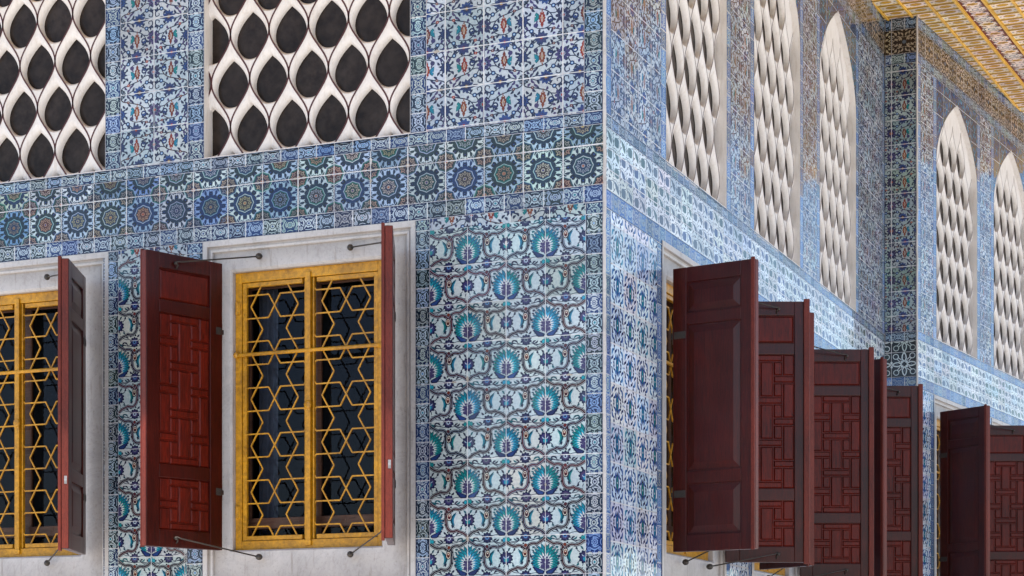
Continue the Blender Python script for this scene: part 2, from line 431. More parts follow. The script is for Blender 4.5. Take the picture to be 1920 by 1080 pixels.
# --- palmette and ogee bands of the lower panels, 2 x 2 tiles
def make_palmette():
    u = Pat(2, 2)
    cx, cy = 0, .28
    def R(a):                      # palmette outline, a from straight up
        return .345 + .18 * math.cos(a * .5) ** 6
    for ring, (k0, k1, w, col, lay, nn) in enumerate(((.40, 1.0, .092, (.010, .05, .085), 3, 21), (.45, .94, .062, 'turq', 4, 21), (.30, .80, .075, (.010, .05, .085), 5, 17), (.33, .755, .052, 'turq2', 6, 17), (.20, .56, .034, W, 7, 15))):
        for i in range(nn):
            a = -2.15 + 4.3 * i / (nn - 1)
            r = R(a); d = (math.sin(a), math.cos(a))
            u.lens((cx + d[0] * r * k0, cy + d[1] * r * k0), (cx + d[0] * r * k1, cy + d[1] * r * k1), w, col, lay, .08 * (1 if a > 0 else -1), 4)
    u.radial((0, .27), .15, 7, .2, (.06, .055, .13), 6, 3, PI / 2, .95, 1.2)
    for (x, y, r) in ((0, .48, .028), (.05, .43, .034), (-.05, .43, .034), (.085, .365, .038), (-.085, .365, .038), (.10, .29, .038), (-.10, .29, .038), (.085, .215, .036), (-.085, .215, .036), (.03, .34, .03), (-.03, .34, .03), (0, .27, .036), (.035, .19, .034), (-.035, .19, .034)):
        u.disc((x, y), r * .8, PURP, 8, 8)
    u.disc((0, .31), .014, PALE, 9, 6)
    for sg in (-1, 1):
        for (b, w, bd) in (((.33, .20), .10, .12), ((.26, .09), .10, .16), ((.15, .05), .09, .2)):
            u.lens((sg * .01, .07), (sg * b[0], b[1]), w, NAVY, 8, -bd * sg)
            u.lens((sg * .05, .075), (sg * b[0] * .85, b[1] * .92), w * .5, 'blue', 9, -bd * sg)
        # sprout under the palmette
        u.disc((sg * .06, -.10), .06, TEAL, 3, 8, .8, 1.1); u.disc((sg * .06, -.10), .042, 'turq2', 4, 8, .8, 1.1)
    u.lens((0, -.2), (0, .03), .07, 'turq2', 4)
    for sg in (-1, 1):
        S = lambda pts: [(sg * x, y) for x, y in pts]
        band = catmull(S([(0, .93), (.07, .86), (.19, .785), (.22, .765)]), 4) + catmull(S([(.22, .765), (.30, .785), (.40, .755), (.47, .67), (.50, .62)]), 4)[1:]
        band2 = catmull(S([(1, .84), (.90, .765), (.80, .725), (.77, .715)]), 4) + catmull(S([(.77, .715), (.68, .74), (.60, .72), (.53, .66), (.50, .60)]), 4)[1:]
        band3 = catmull(S([(.44, .70), (.425, .56), (.43, .40), (.46, .26), (.54, .175), (.64, .165), (.71, .19)]), 4) + catmull(S([(.71, .19), (.76, .155), (.86, .12), (.95, .05), (1.0, -.04)]), 4)[1:]
        for bd in (band, band2, band3):
            u.stroke(bd, .090, BLK, 10); u.stroke(bd, .056, 'bandw', 11); u.stroke(bd, .042, 'band', 12)
        # cartouche
        c = (sg * .515, .545)
        u.disc(c, .085, BLK, 12, 10, .85, 1.35); u.disc(c, .066, CREAM, 13, 10, .85, 1.35); u.disc(c, .052, 'cart', 14, 10, .85, 1.35)
        u.disc((c[0], c[1] + .025), .018, CREAM, 15, 6); u.disc((c[0], c[1] - .035), .02, BLK, 15, 6)
        for (x, y) in ((.42, .74), (.40, .62), (.405, .34), (.47, .14), (.56, .79), (.60, .69)):
            u.disc((sg * x, y), .026, BLK, 12, 6)
        u.disc((sg * .50, .745), .045, 'cart', 13, 7)
        # turquoise crescent leaf beside the cartouche
        u.lens((sg * .62, .25), (sg * .70, .66), .13, LTURQ, 3, .20 * sg, 6)
        u.lens((sg * .655, .24), (sg * .71, .67), .085, (.010, .05, .085), 4, .24 * sg, 6)
        u.lens((sg * .672, .28), (sg * .712, .63), .045, 'turq', 5, .24 * sg, 6)
        # round blue flower under the low arch
        c = (sg * 1.0, .43)
        u.radial(c, .185, 11, .22, NAVY, 4, 3); u.radial(c, .135, 11, .12, 'purp', 5, 2); u.disc((c[0], c[1] - .03), .095, 'blue', 6, 10); u.disc((c[0], c[1] - .05), .055, 'turq2', 7, 8)
        for k in (-1, 1):
            u.lens((c[0], c[1] + .0), (c[0] + k * .08, c[1] + .06), .020, PALE, 8, -.2 * k)
        for a in (40, 75, 105, 140, 220, 255, 285, 320):
            d = (math.cos(math.radians(a)), math.sin(math.radians(a)))
            u.stroke([(c[0] + d[0] * .17, c[1] + d[1] * .17), (c[0] + d[0] * .25, c[1] + d[1] * .25)], .02, STEM, 3)
        # small purple flower on the row joint, its stems and leaves
        c = (sg * .5, -.03)
        u.radial(c, .15, 10, .24, NAVY, 5, 3); u.radial(c, .105, 10, .2, 'purp', 6, 2, .2); u.radial(c, .062, 7, .3, 'ros2', 7, 2); u.disc(c, .028, NAVY, 8, 6)
        for pts in ([(.5, -.03), (.32, .03), (.18, .04)], [(.5, -.03), (.36, -.10), (.2, -.18), (.06, -.16)], [(.5, -.03), (.66, .04), (.80, .06), (.95, .16)], [(.5, -.03), (.64, -.10), (.78, -.11), (.94, -.06)], [(.12, -.28), (.2, -.22), (.34, -.13)],
                    [(.06, .90), (.16, .92), (.3, .87), (.42, .85)], [(.5, .84), (.66, .86), (.8, .84), (.93, .88)], [(.3, .80), (.2, .66), (.34, .70)]):
            u.stroke(catmull(S(pts), 4), .017, STEM, 3)
        for i, (a, b) in enumerate((((.30, -.13), (.19, -.06)), ((.68, .05), (.80, .12)), ((.70, -.11), (.84, -.02)), ((.12, .91), (.24, .98)), 
                                    ((.66, .86), (.76, .94)), ((.10, .84), (.20, .90)), ((.28, .56), (.36, .62)), ((.38, .27), (.30, .30)), ((.88, .70), (.93, .60)))):
            u.lens(S([a])[0], S([b])[0], .046, ('leafd', STEM, 'leafd')[i % 3], 4, .16 * sg)
        for i, (a, b) in enumerate((((.44, .10), (.36, .17)), ((.60, -.20), (.68, -.26)), ((.34, .40), (.39, .48)), ((.36, .52), (.40, .42)), ((.82, .60), (.78, .68)), ((.84, .28), (.78, .20)), ((.56, .34), (.60, .24)), ((.26, .70), (.33, .65)))):
            u.lens(S([a])[0], S([b])[0], .055, (STEM, 'leafd')[i % 2], 3, .16 * sg)
        for a in ((.22, .30), (.46, .86), (.88, .90), (.62, .12)):
            u.disc(S([a])[0], .026, STEM, 3, 6)
        u.lens((sg * .97, -.05), (sg * .90, -.17), .05, TEAL, 4, -.3 * sg); u.lens((sg * .97, -.06), (sg * .985, -.2), .05, STEM, 4)
    c = Pat(2, 2)
    for (ox, oy) in ((0, 0), (1, 1), (-1, 1), (2, 0), (0, 2), (2, 2), (-1, -1), (1, -1)):
        c.place(u, [[1, 0, ox], [0, 1, oy]])
    # keep only what starts in the cell (each motif once)
    c.P = [(p, k, l, g) for p, k, l, g in c.P if -1e-6 <= p[:, 0].mean() < 2 - 1e-6 and -1e-6 <= p[:, 1].mean() < 2 - 1e-6]
    return c.compile()

# --- medallion tile of the frieze
def make_medallion(acc='med'):
    t = Pat(1, 1)
    def pol(r, a, c=(.5, .5)): return (c[0] + r * math.cos(a), c[1] + r * math.sin(a))
    # white curling leaves around the medallion
    for k in range(8):
        a = k * PI / 4
        for sg in (-1, 1):
            t.lens(pol(.315, a + sg * .20), pol(.47 if k % 2 == 0 else .52, a + sg * .07), .062, 'wleaf', 2, .26 * sg)
            t.lens(pol(.33, a + sg * .37), pol(.50, a + sg * .30), .052, 'wleaf', 2, -.22 * sg)
        t.disc(pol(.375, a), .042, BLK, 4, 8); t.disc(pol(.375, a), .020, 'blue', 5, 6)
        if k % 2:
            t.disc(pol(.44, a + .17), .034, 'wleaf', 2, 8); t.disc(pol(.44, a - .17), .034, 'wleaf', 2, 8)
            t.disc(pol(.36, a), .062, BLK, 3, 9)
        else:
            t.disc(pol(.455, a), .03, 'wleaf', 3, 7)
    for k in range(4):                                   # large interlaced circles
        c = pol(.34, k * PI / 2)
        t.stroke([pol(.205, a, c) for a in np.linspace(k * PI / 2 - 1.75, k * PI / 2 + 1.75, 15)], .013, 'wleaf', 6)
    for k in range(8):
        a = (k + .5) * PI / 4
        t.lens(pol(.30, a), pol(.345, a), .05, BLK, 4)
    # octagon
    def octa(c, r, dep=.10): return [pol(r * (1 if i % 2 == 0 else 1 - dep), i * PI / 8, c) for i in range(16)]
    def med(c, r, ground, l, gold):
        t.add(octa(c, r), 'octw', l); t.add(octa(c, r * .925), 'teal', l + 1); t.add(octa(c, r * .80), ground, l + 2)
        for k in range(8):
            a = k * PI / 4 + PI / 8 * 0
            p = pol(r * .50, a, c)
            t.disc(p, r * .155, gold, l + 3, 7); t.disc(p, r * .085, ground, l + 4, 6)
            t.lens(pol(r * .58, a, c), pol(r * .78, a, c), r * .14, gold, l + 3)
            q = pol(r * .60, a + PI / 8, c); t.disc(q, r * .06, gold, l + 3, 5)
        t.disc(c, r * .20, gold, l + 3, 8); t.disc(c, r * .12, 'heart', l + 4, 7)
    med((.5, .5), .26, 'medg', 7, 'gold')
    for c in ((0, 0), (1, 0), (0, 1), (1, 1)):
        med(c, .30, 'corg', 7, 'gold2')
    return t.compile()

# --- blossom border: runs along x, one repeat 2 long and 1 wide
def make_border(vertical=False, coarse=False):
    t = Pat(2, 1)
    def fl(c, r, k, l=3):
        t.radial(c, r, k, .22, 'bflow', l, 3); t.disc(c, r * .62, 'bgr', l + 1, 9)
        t.radial(c, r * .50, k, .25, 'bflow', l + 2, 2, .2); t.disc(c, r * .24, 'bheart', l + 3, 7)
    fl((.55, .5), .27, 9); fl((1.55, .5), .21, 8)
    for c, r in (((.14, .76), .13), ((.95, .24), .13), ((.98, .78), .12), ((.12, .22), .12), ((1.88, .72), .10), ((1.2, .80), .10), ((1.20, .2), .12), ((1.9, .25), .11)):
        fl(c, r, 6)
    for x in (.98, 1.98, 0):
        for sg in (-1, 1):
            t.lens((x + sg * .10, .36), (x + sg * .06, .66), .09, 'bflow', 2, .25 * sg)
    for x, sg in ((1.30, 1), (1.80, -1), (.28, -1), (.80, 1)):
        t.lens((x, .16), (x + .03 * sg, .84), .15, 'bflow', 2, .16 * sg); t.lens((x, .24), (x + .03 * sg, .76), .07, 'bgr', 3, .16 * sg)
        t.lens((x + .10 * sg, .30), (x + .12 * sg, .78), .06, 'bflow', 2, .2 * sg)
    for pts in ([(0, .5), (.1, .5), (.28, .35)], [(.8, .6), (.9, .5), (1.1, .5), (1.3, .6)], [(1.75, .4), (1.9, .5), (2, .5)], [(.35, .86), (.55, .88), (.75, .84)], [(.35, .14), (.55, .12), (.75, .16)], [(1.38, .88), (1.55, .82), (1.72, .88)], [(1.38, .12), (1.55, .18), (1.72, .12)]):
        t.stroke(catmull(pts, 3), .035, 'bflow', 2)
    for i in range(10):
        x = .1 + i * .2
        t.disc((x, .045), .035, 'bflow', 2, 6, 1.6, 1); t.disc((x + .1, .955), .035, 'bflow', 2, 6, 1.6, 1)
    if not vertical: return t.compile()
    v = Pat(1, 2)
    v.place(t, [[0, 1, 0], [1, 0, 0]])
    return v.compile()

# --- lozenge tile of the right wall
def make_lozenge():
    t = Pat(1, 1)
    for (ox, oy, big) in ((.5, .5, 1), (0, 0, 0), (1, 0, 0), (0, 1, 0), (1, 1, 0)):
        t.lens((ox, oy - (.30 if big else .20)), (ox, oy + (.30 if big else .20)), .24 if big else .14, 'lzb', 2); t.lens((ox, oy - (.20 if big else .12)), (ox, oy + (.20 if big else .12)), .15 if big else .08, 'turq' if big else 'lzc', 3); t.disc((ox, oy), .03, W, 4, 6)
        for sg in (-1, 1):
            for q in (-1, 1):
                t.lens((ox + sg * .08, oy + q * .30), (ox + sg * .24, oy + q * .10), .10, 'lzc', 2, -.15 * sg * q)
                t.lens((ox + sg * .03, oy + q * .42), (ox + sg * .15, oy + q * .33), .07, 'lzb', 2, .1)
                t.lens((ox + sg * .30, oy + q * .24), (ox + sg * .42, oy + q * .12), .075, 'lzb', 2, .12)
                t.lens((ox + sg * .20, oy + q * .40), (ox + sg * .32, oy + q * .34), .055, STEM, 2)
            t.lens((ox + sg * .26, oy - .11), (ox + sg * .26, oy + .11), .12, 'lzb', 2); t.disc((ox + sg * .26, oy), .028, W, 3, 6)
            t.lens((ox + sg * .40, oy), (ox + sg * .49, oy), .05, 'lzc', 2)
    t.P = [(p, k, l, g) for p, k, l, g in t.P if 0 <= p[:, 0].mean() < 1 and 0 <= p[:, 1].mean() < 1]
    return t.compile()

# --- leaf-and-scroll frieze of the right wall
def make_scrollfrieze():
    t = Pat(1, 1.5)
    for (ox, oy) in ((0, 0), (.5, .75)):
        q = lambda x, y: (ox + x, oy + y)
        t.add([q(.14, .10), q(.30, .06), q(.42, .12), q(.44, .40), q(.42, .50), q(.26, .56), q(.14, .50), q(.11, .30)], 'slate', 3)
        t.stroke(catmull([q(.30, .53), q(.46, .60), q(.56, .55), q(.52, .36), q(.56, .16), q(.48, .04)], 3), .030, STEM, 2)
        t.lens(q(.62, .64), q(.90, .06), .22, 'slate', 3, .06, 6)
        t.stroke(catmull([q(.96, .62), q(1.04, .48), q(.97, .32), q(1.06, .14), q(1.0, .02)], 3), .030, STEM, 2)
        t.stroke(catmull([q(.60, .50), q(.56, .68), q(.70, .72), q(.86, .60), q(.92, .42)], 3), .026, STEM, 2)
        t.disc(q(.05, .66), .05, 'slate', 3, 7); t.disc(q(.94, .72), .035, STEM, 3, 6); t.disc(q(.50, .70), .035, STEM, 3, 6)
        t.lens(q(.02, .14), q(.08, .42), .075, 'slate', 3); t.lens(q(.18, .64), q(.36, .70), .06, STEM, 3, .2); t.lens(q(.66, .02), q(.80, -.02), .05, STEM, 3)
        t.lens(q(.60, .12), q(.68, .30), .045, STEM, 3, .2)
    return t.compile()

# --- dark star tile of the return pier
def make_startile():
    t = Pat(1, 1)
    def pol(r, a, c=(.5, .5)): return (c[0] + r * math.cos(a), c[1] + r * math.sin(a))
    def unit(c):
        for k in range(4):
            a = k * PI / 2 + PI / 4
            t.disc(pol(.13, a, c), .055, W, 3, 8)
        for k in range(4):
            a = k * PI / 2
            t.stroke(catmull([pol(.10, a, c), pol(.24, a + .33, c), pol(.38, a + .16, c), pol(.46, a, c), pol(.38, a - .16, c), pol(.24, a - .33, c), pol(.10, a, c)], 3), .045, W, 3)
            t.disc(pol(.28, a, c), .055, 'stari', 4, 7); t.disc(pol(.28, a, c), .028, SLATE, 5, 6)
        for k in range(4):
            a = k * PI / 2 + PI / 4
            t.disc(pol(.46, a, c), .12, W, 2, 10); t.disc(pol(.46, a, c), .092, 'stari', 3, 9)
            t.stroke([pol(.2, a - .25, c), pol(.36, a - .1, c)], .03, W, 2); t.stroke([pol(.2, a + .25, c), pol(.36, a + .1, c)], .03, W, 2)
    unit((.5, .5))
    for k in range(4):
        t.lens((k % 2, .5 + (k // 2 - .5) * .3), (k % 2, .5 + (k // 2 - .5) * .05), .09, W, 3)
    return t.compile()

def make_arabesque():
    t = Pat(1, 1)
    for mx in (-1, 1):
        for my in (-1, 1):
            q = lambda x, y: (.5 + mx * x, .5 + my * y)
            for a, b, w in (((.10, .06), (.22, .20), .07), ((.26, .04), (.40, .16), .07), ((.05, .24), (.16, .40), .07), ((.30, .26), (.42, .42), .08), ((.20, .30), (.26, .46), .06), ((.38, .22), (.49, .28), .06), ((.04, .45), (.14, .49), .05), ((.44, .04), (.49, .14), .05), ((.14, .20), (.30, .22), .05)):
                t.lens(q(*a), q(*b), w, 'beige', 2, .2 * mx * my)
            for c, r in (((.18, .10), .035), ((.34, .34), .04), ((.10, .36), .03), ((.45, .45), .04), ((.45, .2), .025)):
                t.disc(q(*c), r, 'beige', 2, 7)
            t.stroke(catmull([q(.02, .2), q(.12, .22), q(.24, .14), q(.36, .10), q(.48, .0)], 3), .025, 'beige', 2)
    t.radial((.5, .5), .09, 8, .3, SLATE, 3, 3)
    return t.compile()

# --- ceiling: one painted coffer, and the scroll band
def make_coffer():
    t = Pat(1, 1)
    t.add([(.06, .12), (.94, .12), (.94, .88), (.06, .88)], 'cwhite', 0.5); t.radial((.5, .5), .42, 10, .18, 'cpink', 1, 3, .1, 1, .9); t.radial((.5, .5), .24, 8, .1, OCH, 2, 3, 0, 1.05, .95); t.disc((.5, .5), .19, 'coval', 3, 12, 1.15, .85)
    for sg in (-1, 1):
        t.radial((.5 + sg * .36, .5), .13, 5, .35, 'cpink', 2, 3, .3, .8, 1.3); t.disc((.5 + sg * .36, .52), .05, SLATE, 3, 6)
        for q in (-1, 1):
            t.lens((.5 + sg * .2, .5 + q * .25), (.5 + sg * .42, .5 + q * .36), .10, 'cwhite', 2, .2); t.disc((.5 + sg * .28, .5 + q * .33), .035, MAR, 3, 5)
    return t.compile()
def make_scrollband():
    t = Pat(1, 1.5)
    for (oy, big) in ((.4, 1), (1.15, 0)):
        t.radial((.5, oy), .46 if big else .42, 9, .22, 'cpink', 1, 3, 0, 1.05, .95)
        if big:
            t.stroke([(.5 + .25 * math.cos(a) * (1 - a * .09), oy + .2 * math.sin(a) * (1 - a * .09)) for a in np.linspace(0, 8, 20)], .05, SLATE, 2)
            t.stroke([(.5 + .36 * math.cos(a), oy + .30 * math.sin(a)) for a in np.linspace(.4, 4, 12)], .035, BLK, 2)
        else:
            t.radial((.5, oy), .25, 7, .3, 'coval', 2, 3, .2, 1.25, .7); t.lens((.3, oy), (.7, oy), .08, BROWN, 3)
        for sg in (-1, 1):
            t.lens((.5 + sg * .35, oy - .3), (.5 + sg * .20, oy - .12), .10, SLATE, 2, .2); t.lens((.5 - sg * .40, oy + .34), (.5 - sg * .12, oy + .36), .10, 'cpink', 2, .2)
            t.disc((.5 + sg * .3, oy + .2), .04, BLK, 3, 6); t.disc((.5 + sg * .16, oy - .26), .035, MAR, 3, 6); t.lens((.5 + sg * .1, oy + .3), (.5 + sg * .4, oy + .26), .06, OCH, 3, .2)
    return t.compile()

P_TULIP = make_tulip(); print('levels', P_TULIP.top, len(P_TULIP.P)); P_PALM = make_palmette(); P_MED = make_medallion(); P_BH = make_border(); P_BV = make_border(True)
P_LOZ = make_lozenge(); P_SCR = make_scrollfrieze(); P_STAR = make_startile(); P_ARA = make_arabesque(); P_COF = make_coffer(); P_BAND = make_scrollband()

# accents: each tile of a panel takes one of these
ACC = {
    'stem': [STEM, (.05, .03, .03), (.02, .03, .05)], 'tulip': [(.19, .024, .012), (.13, .026, .014), (.17, .04, .014)], 'turq': [TURQ, (.014, .15, .26), (.010, .17, .18)],
    'turq2': [(.02, .27, .36), (.03, .25, .42), (.016, .22, .24)], 'purp': [PURP, (.03, .03, .08), (.055, .04, .11)], 'blue': [BLUE, (.022, .055, .19), (.022, .035, .11)],
    'knot': [RED, MAR, (.10, .03, .03)], 'ros': [SLATE, (.22, .12, .10), (.2, .24, .34)], 'ros2': [PALE, SLATE, SKYB], 'band': [(.045, .016, .022), (.035, .018, .028), (.020, .018, .030), (.075, .022, .032)], 'bandw': [W, PALE, (.45, .45, .48)],
    'cart': [MAR, (.07, .02, .03), (.14, .03, .02)], 'white': [W], 'leafd': [(.02, .07, .10), TEAL, STEM],
    'wleaf': [(.46, .55, .58), (.42, .52, .51), (.32, .43, .56), (.22, .32, .46)], 'medg': [(.03, .03, .055), (.012, .04, .035), (.035, .028, .03), (.015, .03, .07), (.06, .022, .018)],
    'gold': [(.27, .24, .18), (.31, .29, .25), (.27, .17, .11), (.24, .27, .31), (.25, .24, .14), (.22, .26, .30)], 'heart': [RED, (.3, .1, .05), OCH, PURP], 'corg': [(.030, .024, .028), (.045, .018, .018), (.014, .03, .026), (.02, .022, .04)],
    'gold2': [(.27, .22, .16), (.28, .18, .13), (.24, .23, .22)], 'octw': [(.38, .46, .48), (.28, .40, .40), (.30, .36, .48)], 'teal': [(.012, .06, .07), (.012, .11, .09), (.012, .045, .10)],
    'bflow': [(.36, .46, .55), (.37, .44, .50), (.26, .36, .52), (.35, .42, .44)], 'bgr': [NAVY], 'bheart': [SKYB, TURQ, BLUE, NAVY], 'slate': [SLATE, (.09, .12, .19), (.07, .12, .12), (.06, .09, .2)],
    'lzb': [(.018, .04, .15), (.03, .065, .22), (.02, .03, .10)], 'lzc': [(.05, .16, .36), (.03, .09, .28), (.03, .20, .34)],
    'beige': [(.42, .34, .25), (.46, .40, .32), (.36, .30, .24)],
    'stari': [BLK, (.012, .03, .04), (.02, .03, .045)], 'cwhite': [(.84, .73, .52), (.80, .68, .48)], 'cpink': [(.80, .64, .56), (.78, .64, .58)], 'coval': [(.55, .29, .02), (.48, .26, .02)],
}
GROUND = {
    'tulipg': [((.27, .36, .33), 4), ((.30, .36, .36), 3), ((.25, .33, .35), 2)],
    'tulip': [((.40, .46, .52), 6), ((.42, .46, .49), 4), ((.36, .43, .50), 2)],
    'palm': [((.41, .51, .55), 5), ((.44, .52, .535), 4), ((.46, .51, .53), 3), ((.48, .52, .48), 1)],
    'med': [((.014, .028, .05), 5), ((.012, .03, .095), 3), ((.016, .032, .034), 4)],
    'border': [((.008, .016, .065), 5), ((.010, .020, .042), 5), ((.014, .036, .125), 3), ((.014, .028, .036), 3)],
    'borderb': [((.05, .13, .36), 5), ((.045, .11, .30), 4), ((.09, .20, .45), 3)],
    'borderg': [((.035, .05, .075), 5), ((.03, .05, .06), 4), ((.03, .05, .13), 3)],
    'loz': [((.62, .70, .78), 5), ((.54, .66, .78), 4), ((.66, .68, .74), 2)],
    'scr': [((.64, .72, .77), 5), ((.58, .70, .80), 3), ((.66, .70, .71), 3)],
    'star': [((.014, .02, .03), 5)], 'starb': [((.03, .018, .012), 5)],
    'spand': [((.05, .06, .08), 3), ((.10, .11, .10), 2), ((.06, .08, .13), 3)],
    'cof': [((.82, .52, .09), 5), ((.76, .46, .08), 3)], 'band': [((.15, .022, .008), 5)],
}

class Frame:
    def __init__(s, o, e1, e2=(0, 0, 1), n=None):
        s.o = np.array(o, float); s.e1 = np.array(e1, float); s.e2 = np.array(e2, float)
        s.n = np.array(n, float) if n is not None else np.cross(s.e1, s.e2)
    def pts(s, P, d=0.0):
        P = np.atleast_2d(P); d = np.asarray(d, float)
        return s.o + P[:, :1] * s.e1 + P[:, 1:2] * s.e2 + (d.reshape(-1, 1) if d.ndim else d) * s.n
    def mat(s):           # local x = e1, y = n (outward), z = e2
        M = Matrix.Identity(4)
        for i in range(3):
            M[i][0] = s.e1[i]; M[i][1] = s.n[i]; M[i][2] = s.e2[i]; M[i][3] = s.o[i]
        return M

def clip_poly(P, x0, x1, y0, y1):
    P = [tuple(p) for p in P]
    for ax, lim, sg in ((0, x0, 1), (0, x1, -1), (1, y0, 1), (1, y1, -1)):
        out = []
        for i in range(len(P)):
            a, b = P[i - 1], P[i]
            da, db = sg * (a[ax] - lim), sg * (b[ax] - lim)
            if (da >= 0) != (db >= 0):
                t = da / (da - db); out.append((a[0] + (b[0] - a[0]) * t, a[1] + (b[1] - a[1]) * t))
            if db >= 0: out.append(b)
        P = out
        if len(P) < 3: return None
    return P

LAY = .00006
GROUTC = (.62, .62, .64)
def tile_panel(name, parent, fr, rect, pat, tile, org, ground, mat=None, grout=(1, 1), gw=.0042, keep=None, d0=0.0, plain=None, tvar=.12, outline=None, wash=.0, jit=.0020):
    """lays a pattern of painted tiles over rect (p0,p1,q0,q1) of a frame as one mesh"""
    mat = mat or M_TILE
    p0, p1, q0, q1 = rect; tw, th = tile; po, qo = org
    V, D, C, T, S, L = [], [], [], [], [], []       # verts, depth, colour, tile vec, loop totals
    g = GROUND[ground]; gc = np.array([x[0] for x in g]); gp = np.array([x[1] for x in g], float); gp /= gp.sum()
    i0, i1 = math.floor((p0 - po) / tw + 1e-6), math.ceil((p1 - po) / tw - 1e-6); j0, j1 = math.floor((q0 - qo) / th + 1e-6), math.ceil((q1 - qo) / th - 1e-6)
    ni, nj = i1 - i0, j1 - j0
    r = np.random.default_rng(abs(hash((round(p0, 3), round(q0, 3), len(name)))) % 2**32 if False else int((p0 * 1000 + 5000) * 7 + (q0 * 1000 + 5000) * 13) % 2**31)
    tg = r.choice(len(g), size=(ni, nj), p=gp)
    tmul = 1 + r.normal(0, tvar, (ni, nj, 1)) + r.normal(0, tvar * .22, (ni, nj, 3)); tmul = np.clip(tmul, .65, 1.22)
    wsh = r.random((ni, nj)) < wash; tmul = np.where(wsh[..., None], tmul * np.array([.62, .76, .98]), tmul)
    tv = r.random((ni, nj, 3)); tj = r.normal(0, jit, (ni, nj, 2)); rot = r.normal(0, jit * 4.5, (ni, nj))
    acc = {k: r.integers(0, len(v), (ni, nj)) for k, v in ACC.items()}
    def emit(P, depth, col, tvec):
        V.append(P); D.append(np.full(len(P), depth)); C.append(np.tile(col, (len(P), 1))); T.append(np.tile(tvec, (len(P), 1))); S.append(len(P))
    # tile bodies
    for i in range(ni):
        for j in range(nj):
            a0, a1 = max(p0, po + (i0 + i) * tw), min(p1, po + (i0 + i + 1) * tw); b0, b1 = max(q0, qo + (j0 + j) * th), min(q1, qo + (j0 + j + 1) * th)
            if a1 - a0 < 1e-5 or b1 - b0 < 1e-5: continue
            col = gc[tg[i, j]] * tmul[i, j]
            if keep is None or keep.get('base') is None:
                emit(np.array([(a0, b0), (a1, b0), (a1, b1), (a0, b1)]), 0, col, tv[i, j])
            else:
                for Q in keep['base'](a0, a1, b0, b1): emit(np.array(Q), 0, col, tv[i, j])
    # ornament
    cw, ch = pat.cw * tw, pat.ch * th
    ci0, ci1 = math.floor((p0 - po) / cw) - 1, math.ceil((p1 - po) / cw) + 1; cj0, cj1 = math.floor((q0 - qo) / ch) - 1, math.ceil((q1 - qo) / ch) + 1
    sc = np.array([tw, th]); PV = pat.V * sc; bb = pat.bb * np.array([tw, tw, th, th]); cen = pat.cen * sc
    iscol = np.array([not isinstance(c, str) for c in pat.cols])
    base = np.array([c if not isinstance(c, str) else (0, 0, 0) for c in pat.cols], float)
    for ci in range(ci0, ci1 + 1):
        for cj in range(cj0, cj1 + 1):
            ox, oy = po + ci * cw, qo + cj * ch
            B = bb + np.array([ox, ox, oy, oy])
            out = (B[:, 1] <= p0) | (B[:, 0] >= p1) | (B[:, 3] <= q0) | (B[:, 2] >= q1)
            if plain is not None: out |= plain(cen[:, 0] + ox, cen[:, 1] + oy)
            if keep is not None: out |= ~keep['orn'](cen[:, 0] + ox, cen[:, 1] + oy)
            if out.all(): continue
            ins = (B[:, 0] >= p0) & (B[:, 1] <= p1) & (B[:, 2] >= q0) & (B[:, 3] <= q1)
            ti = np.clip(np.floor((cen[:, 0] + ox - po) / tw).astype(int) - i0, 0, ni - 1); tjx = np.clip(np.floor((cen[:, 1] + oy - qo) / th).astype(int) - j0, 0, nj - 1)
            for k in np.nonzero(~out)[0]:
                P = PV[pat.start[k]:pat.start[k] + pat.n[k]] + (ox, oy) + tj[ti[k], tjx[k]]
                tc = np.array([po + (i0 + ti[k] + .5) * tw, qo + (j0 + tjx[k] + .5) * th]); an = rot[ti[k], tjx[k]]; Q = P - tc
                P = tc + np.c_[Q[:, 0] - an * Q[:, 1], Q[:, 1] + an * Q[:, 0]]
                if not ins[k] or jit:
                    if P[:, 0].min() < p0 or P[:, 0].max() > p1 or P[:, 1].min() < q0 or P[:, 1].max() > q1:
                        P = clip_poly(P, p0, p1, q0, q1)
                        if P is None: continue
                        P = np.array(P)
                a, b = ti[k], tjx[k]
                if iscol[k]: col = base[k]
                elif pat.cols[k] == 'bgr': col = gc[tg[a, b]]
                else: col = np.array(ACC[pat.cols[k]][acc[pat.cols[k]][a, b]])
                emit(P, LAY * pat.layer[k], col * tmul[a, b], tv[a, b])
    # joints
    gd = LAY * (pat.top + 3)
    def joint(Q): emit(np.array(Q), gd, np.array(GROUTC) * (.9 + .25 * r.random()), np.array((.5, .5, .5)))
    if grout[0]:
        for i in range(i0, i1 + 1):
            x = po + i * tw
            if p0 + gw < x < p1 - gw:
                for j in range(nj):
                    b0, b1 = max(q0, qo + (j0 + j) * th), min(q1, qo + (j0 + j + 1) * th)
                    if keep is not None and not keep['orn'](np.array([x]), np.array([(b0 + b1) / 2]))[0]: continue
                    w0, w1 = gw * (.3 + .6 * r.random()), gw * (.3 + .6 * r.random())
                    joint([(x - w0, b0), (x + w1, b0), (x + w0, b1), (x - w1, b1)])
    if grout[1]:
        for j in range(j0, j1 + 1):
            y = qo + j * th
            if q0 + gw < y < q1 - gw:
                for i in range(ni):
                    a0, a1 = max(p0, po + (i0 + i) * tw), min(p1, po + (i0 + i + 1) * tw)
                    if keep is not None and not keep['orn'](np.array([(a0 + a1) / 2]), np.array([y]))[0]: continue
                    w0, w1 = gw * (.3 + .6 * r.random()), gw * (.3 + .6 * r.random())
                    joint([(a0, y - w0), (a1, y - w1), (a1, y + w0), (a0, y + w1)])
